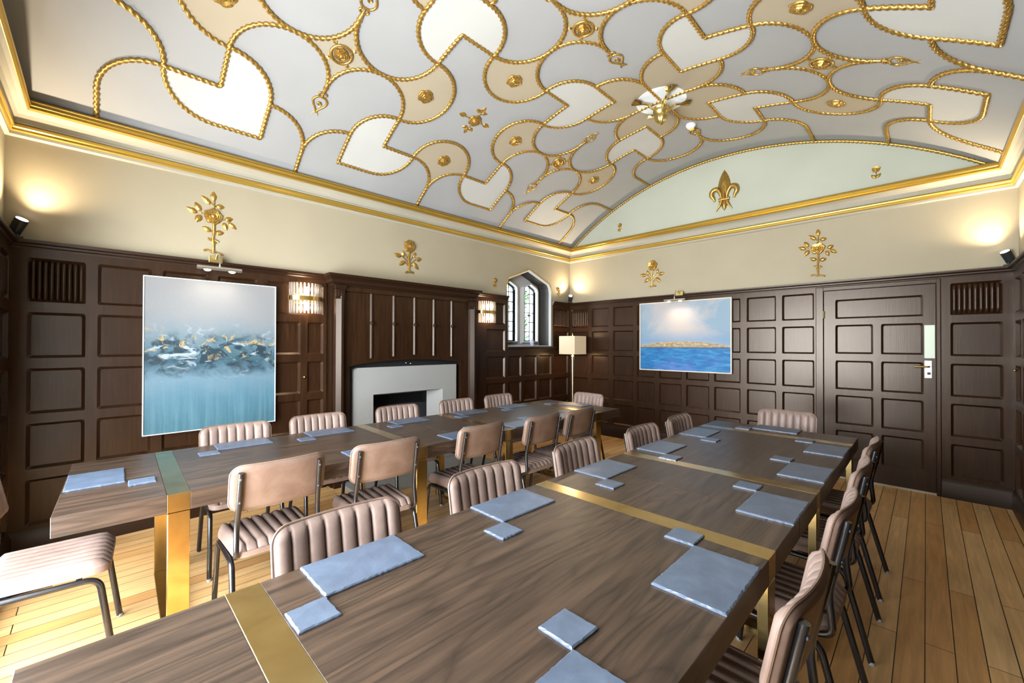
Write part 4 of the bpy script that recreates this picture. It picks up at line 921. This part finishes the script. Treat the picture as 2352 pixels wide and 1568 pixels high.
def pair(mx, my, mw, md, cx, cy, rz, where, coaster=True, cwhere=None):
    global sd
    sd += 2; jr = random.Random(sd)
    slate('slate_placemat', mx, my, mw, md, rz+jr.uniform(-0.012, 0.012), 'slate placemat '+where, GM, seed=sd)
    if coaster: slate('slate_coaster', cx, cy, 0.1, 0.1, rz+jr.uniform(-0.02, 0.02), 'small square slate coaster '+(cwhere or where), GC, seed=sd+1)
for i, x in enumerate((0.423, 1.073, 1.778, 2.445, 3.085)):
    pair(x+0.155, 1.218, 0.305, 0.197, x-0.046, 1.07, 0, 'on the aisle side of the right-hand tables, %s the camera' % ORD[i])
for i, x in enumerate((0.43, 1.092, 1.817, 2.477, 3.125)):
    pair(x+0.155, 0.447, 0.305, 0.197, x+0.355, 0.597, 0, 'on the wall side of the right-hand tables, %s the camera' % ORD[i])
pair(3.80, 0.835, 0.195, 0.300, 3.668, 1.035, 0, 'at the far end of the right-hand tables')
for i, x in enumerate((0.525, 1.080, 1.752, 2.421, 2.995)):
    a, b = LP(x+0.13+0.155, 0.985-0.11), LP(x+0.13-0.05, 0.985-0.26)
    pair(a[0]-0.02, a[1], 0.305, 0.197, b[0]-0.02, b[1], LA, 'on the fireplace side of the left-hand tables, %s the camera' % ORD[i])
for i, x in enumerate((0.49, 1.05, 1.745, 2.355, 2.93)):
    a, b = LP(x+0.13+0.155, 0.115), LP(x+0.13+0.36, 0.265)
    pair(a[0], a[1], 0.305, 0.197, b[0], b[1], LA, 'on the aisle side of the left-hand tables, %s the camera' % ORD[i], i > 1,
         'on the aisle side of the left-hand tables, %s the camera' % ORD[max(0, i-2)])
pair(-0.008, 2.885, 0.205, 0.31, 0.15, 2.685, LA, 'at the near end of the left-hand tables')
e = LP(3.86, 0.49); e2 = LP(3.70, 0.72)
pair(e[0], e[1], 0.197, 0.305, e2[0], e2[1], LA, 'at the far end of the left-hand tables')

# ------------------------------------------------------------------ chairs
def pad(w_, h_, rc, nch, thick, bulge):
    """channelled cushion in the plane (x, v), puffing along +n; returns list of (x, v, n) front grid and outline"""
    per = 8; nu = nch*per; xs = []
    for i in range(nu+1): xs.append(-w_/2+w_*i/nu)
    nv = 14
    def hy(x):
        d = abs(x)-(w_/2-rc)
        return h_/2-(rc-math.sqrt(max(0, rc*rc-d*d)) if d > 0 else 0)
    def f(a, b):
        x = -w_/2+w_*a; y = hy(x)*(2*b-1)*0.999
        ed = min(w_/2-abs(x), hy(x)-abs(y)); e_ = min(1, max(0, ed/0.022)); fall = math.sqrt(max(0, 1-(1-e_)**2))
        ch = abs(math.sin(PI*a*nch))**0.34
        return x, y, fall*thick*0.42+thick*0.58*ch*min(1, max(0, ed-0.006)/0.03)**0.6+fall*thick*0.1
    return f, nu, nv, hy
SW, SDp = 0.405, 0.40
def chair_proto():
    r = empty('dining_chair'); r['category'] = 'chair'
    # seat: x across, y front (+)
    f, nu, nv, hy = pad(SW, SDp, 0.055, 8, 0.032, 0)
    def seatp(a, b):
        x, y, n_ = f(a, b); k = 1-0.10*(0.5-y/SDp)*0.8      # narrower at the back
        return (x*k, y, 0.432+n_-0.012*max(0, y-0.14)/0.06*0.4)
    m = MB().grid(seatp, nu, nv)
    edge = [(-SW/2+SW*i/nu) for i in range(nu+1)]
    bot = [(x*(1-0.08*(0.5-(-hy(x))/SDp)), -hy(x), 0.405) for x in edge]+[(x*(1-0.08*(0.5-hy(x)/SDp)), hy(x), 0.405) for x in reversed(edge)]
    upp = [(x*(1-0.08*(0.5-(-hy(x))/SDp)), -hy(x), 0.433) for x in edge]+[(x*(1-0.08*(0.5-hy(x)/SDp)), hy(x), 0.433) for x in reversed(edge)]
    n_ = len(bot); m.add(bot+upp, [(i, (i+1) % n_, n_+(i+1) % n_, n_+i) for i in range(n_)]+[tuple(reversed(range(n_)))])
    seat = m.build('seat', LEA, r, smooth=True, angle=60, fix=False)
    # backrest, tilted and curved
    BW, BH, zc, yc, tilt = 0.425, 0.225, 0.738, -0.192, math.radians(11)
    def B(x, v, n_):
        y0 = -0.030*(1-(x/(BW/2))**2)                         # centre sits further back
        return (x, yc+y0+n_*math.cos(tilt)-v*math.sin(tilt), zc+v*math.cos(tilt)+n_*math.sin(tilt)*0.3)
    f2, nu2, nv2, hy2 = pad(BW, BH, 0.05, 8, 0.026, 0)
    m = MB().grid(lambda a, b: B(*f2(a, b)), nu2, nv2); m.build('backrest', LEA, r, smooth=True, angle=60, fix=False)
    def rear(a, b):
        x, y, n_ = f2(a, b); ed = min(BW/2-abs(x), hy2(x)-abs(y)); e_ = min(1, max(0, ed/0.012)); return B(x, y, -0.016*math.sqrt(max(0, 1-(1-e_)**2)))
    MB().grid(rear, nu2, nv2).build('back_panel', LEB, r, smooth=True, angle=60, fix=False)['label'] = 'smooth tan leather back panel'
    out = []; ns = 10
    for cx, cy, a0 in ((BW/2-0.05, BH/2-0.05, 0), (-BW/2+0.05, BH/2-0.05, 90), (-BW/2+0.05, -BH/2+0.05, 180), (BW/2-0.05, -BH/2+0.05, 270)):
        for k in range(ns+1): a = math.radians(a0+90*k/ns); out.append(B(cx+0.0505*math.cos(a), cy+0.0505*math.sin(a), 0.0))
        if a0 in (0, 180):   # subdivide the long sides so the piping follows the curve
            s_ = 1 if a0 == 0 else -1
            for k in range(1, 8): out.append(B(s_*(BW/2-0.05)*(1-2*k/8), s_*(BH/2+0.0005), 0.0))
    MB().tube(out, 0.0045, 6, closed=True).build('piping', LEB, r, smooth=True)
    for s_ in (-1, 1):
        hb = -0.030*(1-(0.175/(BW/2))**2)
        P = [(s_*0.150, 0.02, 0.395), (s_*0.178, -0.15, 0.398), (s_*0.186, -0.205, 0.42), (s_*0.183, -0.205, 0.54), B(s_*0.177, -0.08, -0.026), B(s_*0.175, 0.085, -0.026)]
        P[3] = (s_*0.182, P[4][1]+0.022, 0.56)
        u = MB().tube(fillet(P, 0.045, 6), 0.0122, 12).build('upright', BLACK, r, smooth=True, angle=50)
        for v in (-0.06, 0.055):
            p = Vector(B(s_*0.176, v, -0.024)); MB().tube([p-Vector((0, 0.006, 0)), p-Vector((0, 0.015, 0)), p-Vector((0, 0.018, 0))], [0.007, 0.007, 0.003], 6).build('bolt', CHAR, u)
        # inverted-U side frame in two halves, so each leg is its own part
        mid = (s_*0.196, 0.0, 0.385); 
        for (foot, kn) in (((s_*0.205, 0.215, 0.0), (s_*0.196, 0.165, 0.385)), ((s_*0.205, -0.265, 0.0), (s_*0.196, -0.165, 0.385))):
            lg = MB().tube(fillet([mid, kn, foot], 0.05, 8), 0.0128, 12).build('leg', BLACK, r, smooth=True, angle=50)
            MB().tube([(foot[0], foot[1], 0.0), (foot[0], foot[1]-0.002*0, 0.014)], 0.0135, 10).build('foot_cap', RUB, lg, smooth=True, angle=40)
    q = MB()
    for y in (0.10, -0.10): q.tube([(-0.196, y, 0.388), (0.196, y, 0.388)], 0.010, 10)
    q.build('seat_rail', BLACK, r, smooth=True)
    return r
PROTO = chair_proto(); used = [False]
def chair(x, y, rz, label):
    o = PROTO if not used[0] else copy_tree(PROTO); used[0] = True
    o.location = (x, y, 0); o.rotation_euler = (0, 0, rz); tag(o, label, 'chair', 'ribbed leather dining chairs'); return o
CN = ['nearest to the camera', 'second from the camera', 'third from the camera', 'fourth from the camera', 'fifth from the camera']
for i, (x, y) in enumerate(((0.585, 1.20), (1.262, 1.225), (1.985, 1.24), (2.685, 1.19), (3.30, 1.19))):
    chair(x, y, PI+random.uniform(-0.03, 0.03), 'ribbed taupe leather chair on the aisle side of the right-hand tables, '+CN[i])
for i, (x, y) in enumerate(((1.26, 0.43), (1.985, 0.43), (2.645, 0.44), (3.29, 0.445))):
    chair(x, y, random.uniform(-0.02, 0.02), 'tan-backed leather chair on the wall side of the right-hand tables, '+CN[i])
chair(4.00, 0.855, PI/2, 'ribbed leather chair at the far end of the right-hand tables, before the door')
for i, (x, y) in enumerate(((0.685, 3.245), (1.245, 3.26), (1.945, 3.245), (2.605, 3.215), (3.205, 3.22))):
    chair(x, y, PI+LA+random.uniform(-0.03, 0.03), 'ribbed leather chair on the fireplace side of the left-hand tables, '+CN[i])
for i, (x, y, a) in enumerate(((0.645, 2.483, 0.02), (1.225, 2.462, -0.04), (1.937, 2.45, 0.03), (2.545, 2.40, 0.03), (3.01, 2.375, 0.05))):
    chair(x, y, LA+a, 'tan-backed leather chair on the aisle side of the left-hand tables, '+CN[i])
chair(3.835, 2.80, PI/2+LA-0.04, 'ribbed leather chair at the far end of the left-hand tables, before the floor lamp')
chair(-0.145, 2.79, -PI/2-0.07, 'ribbed leather chair at the near end of the left-hand tables, partly out of the picture')
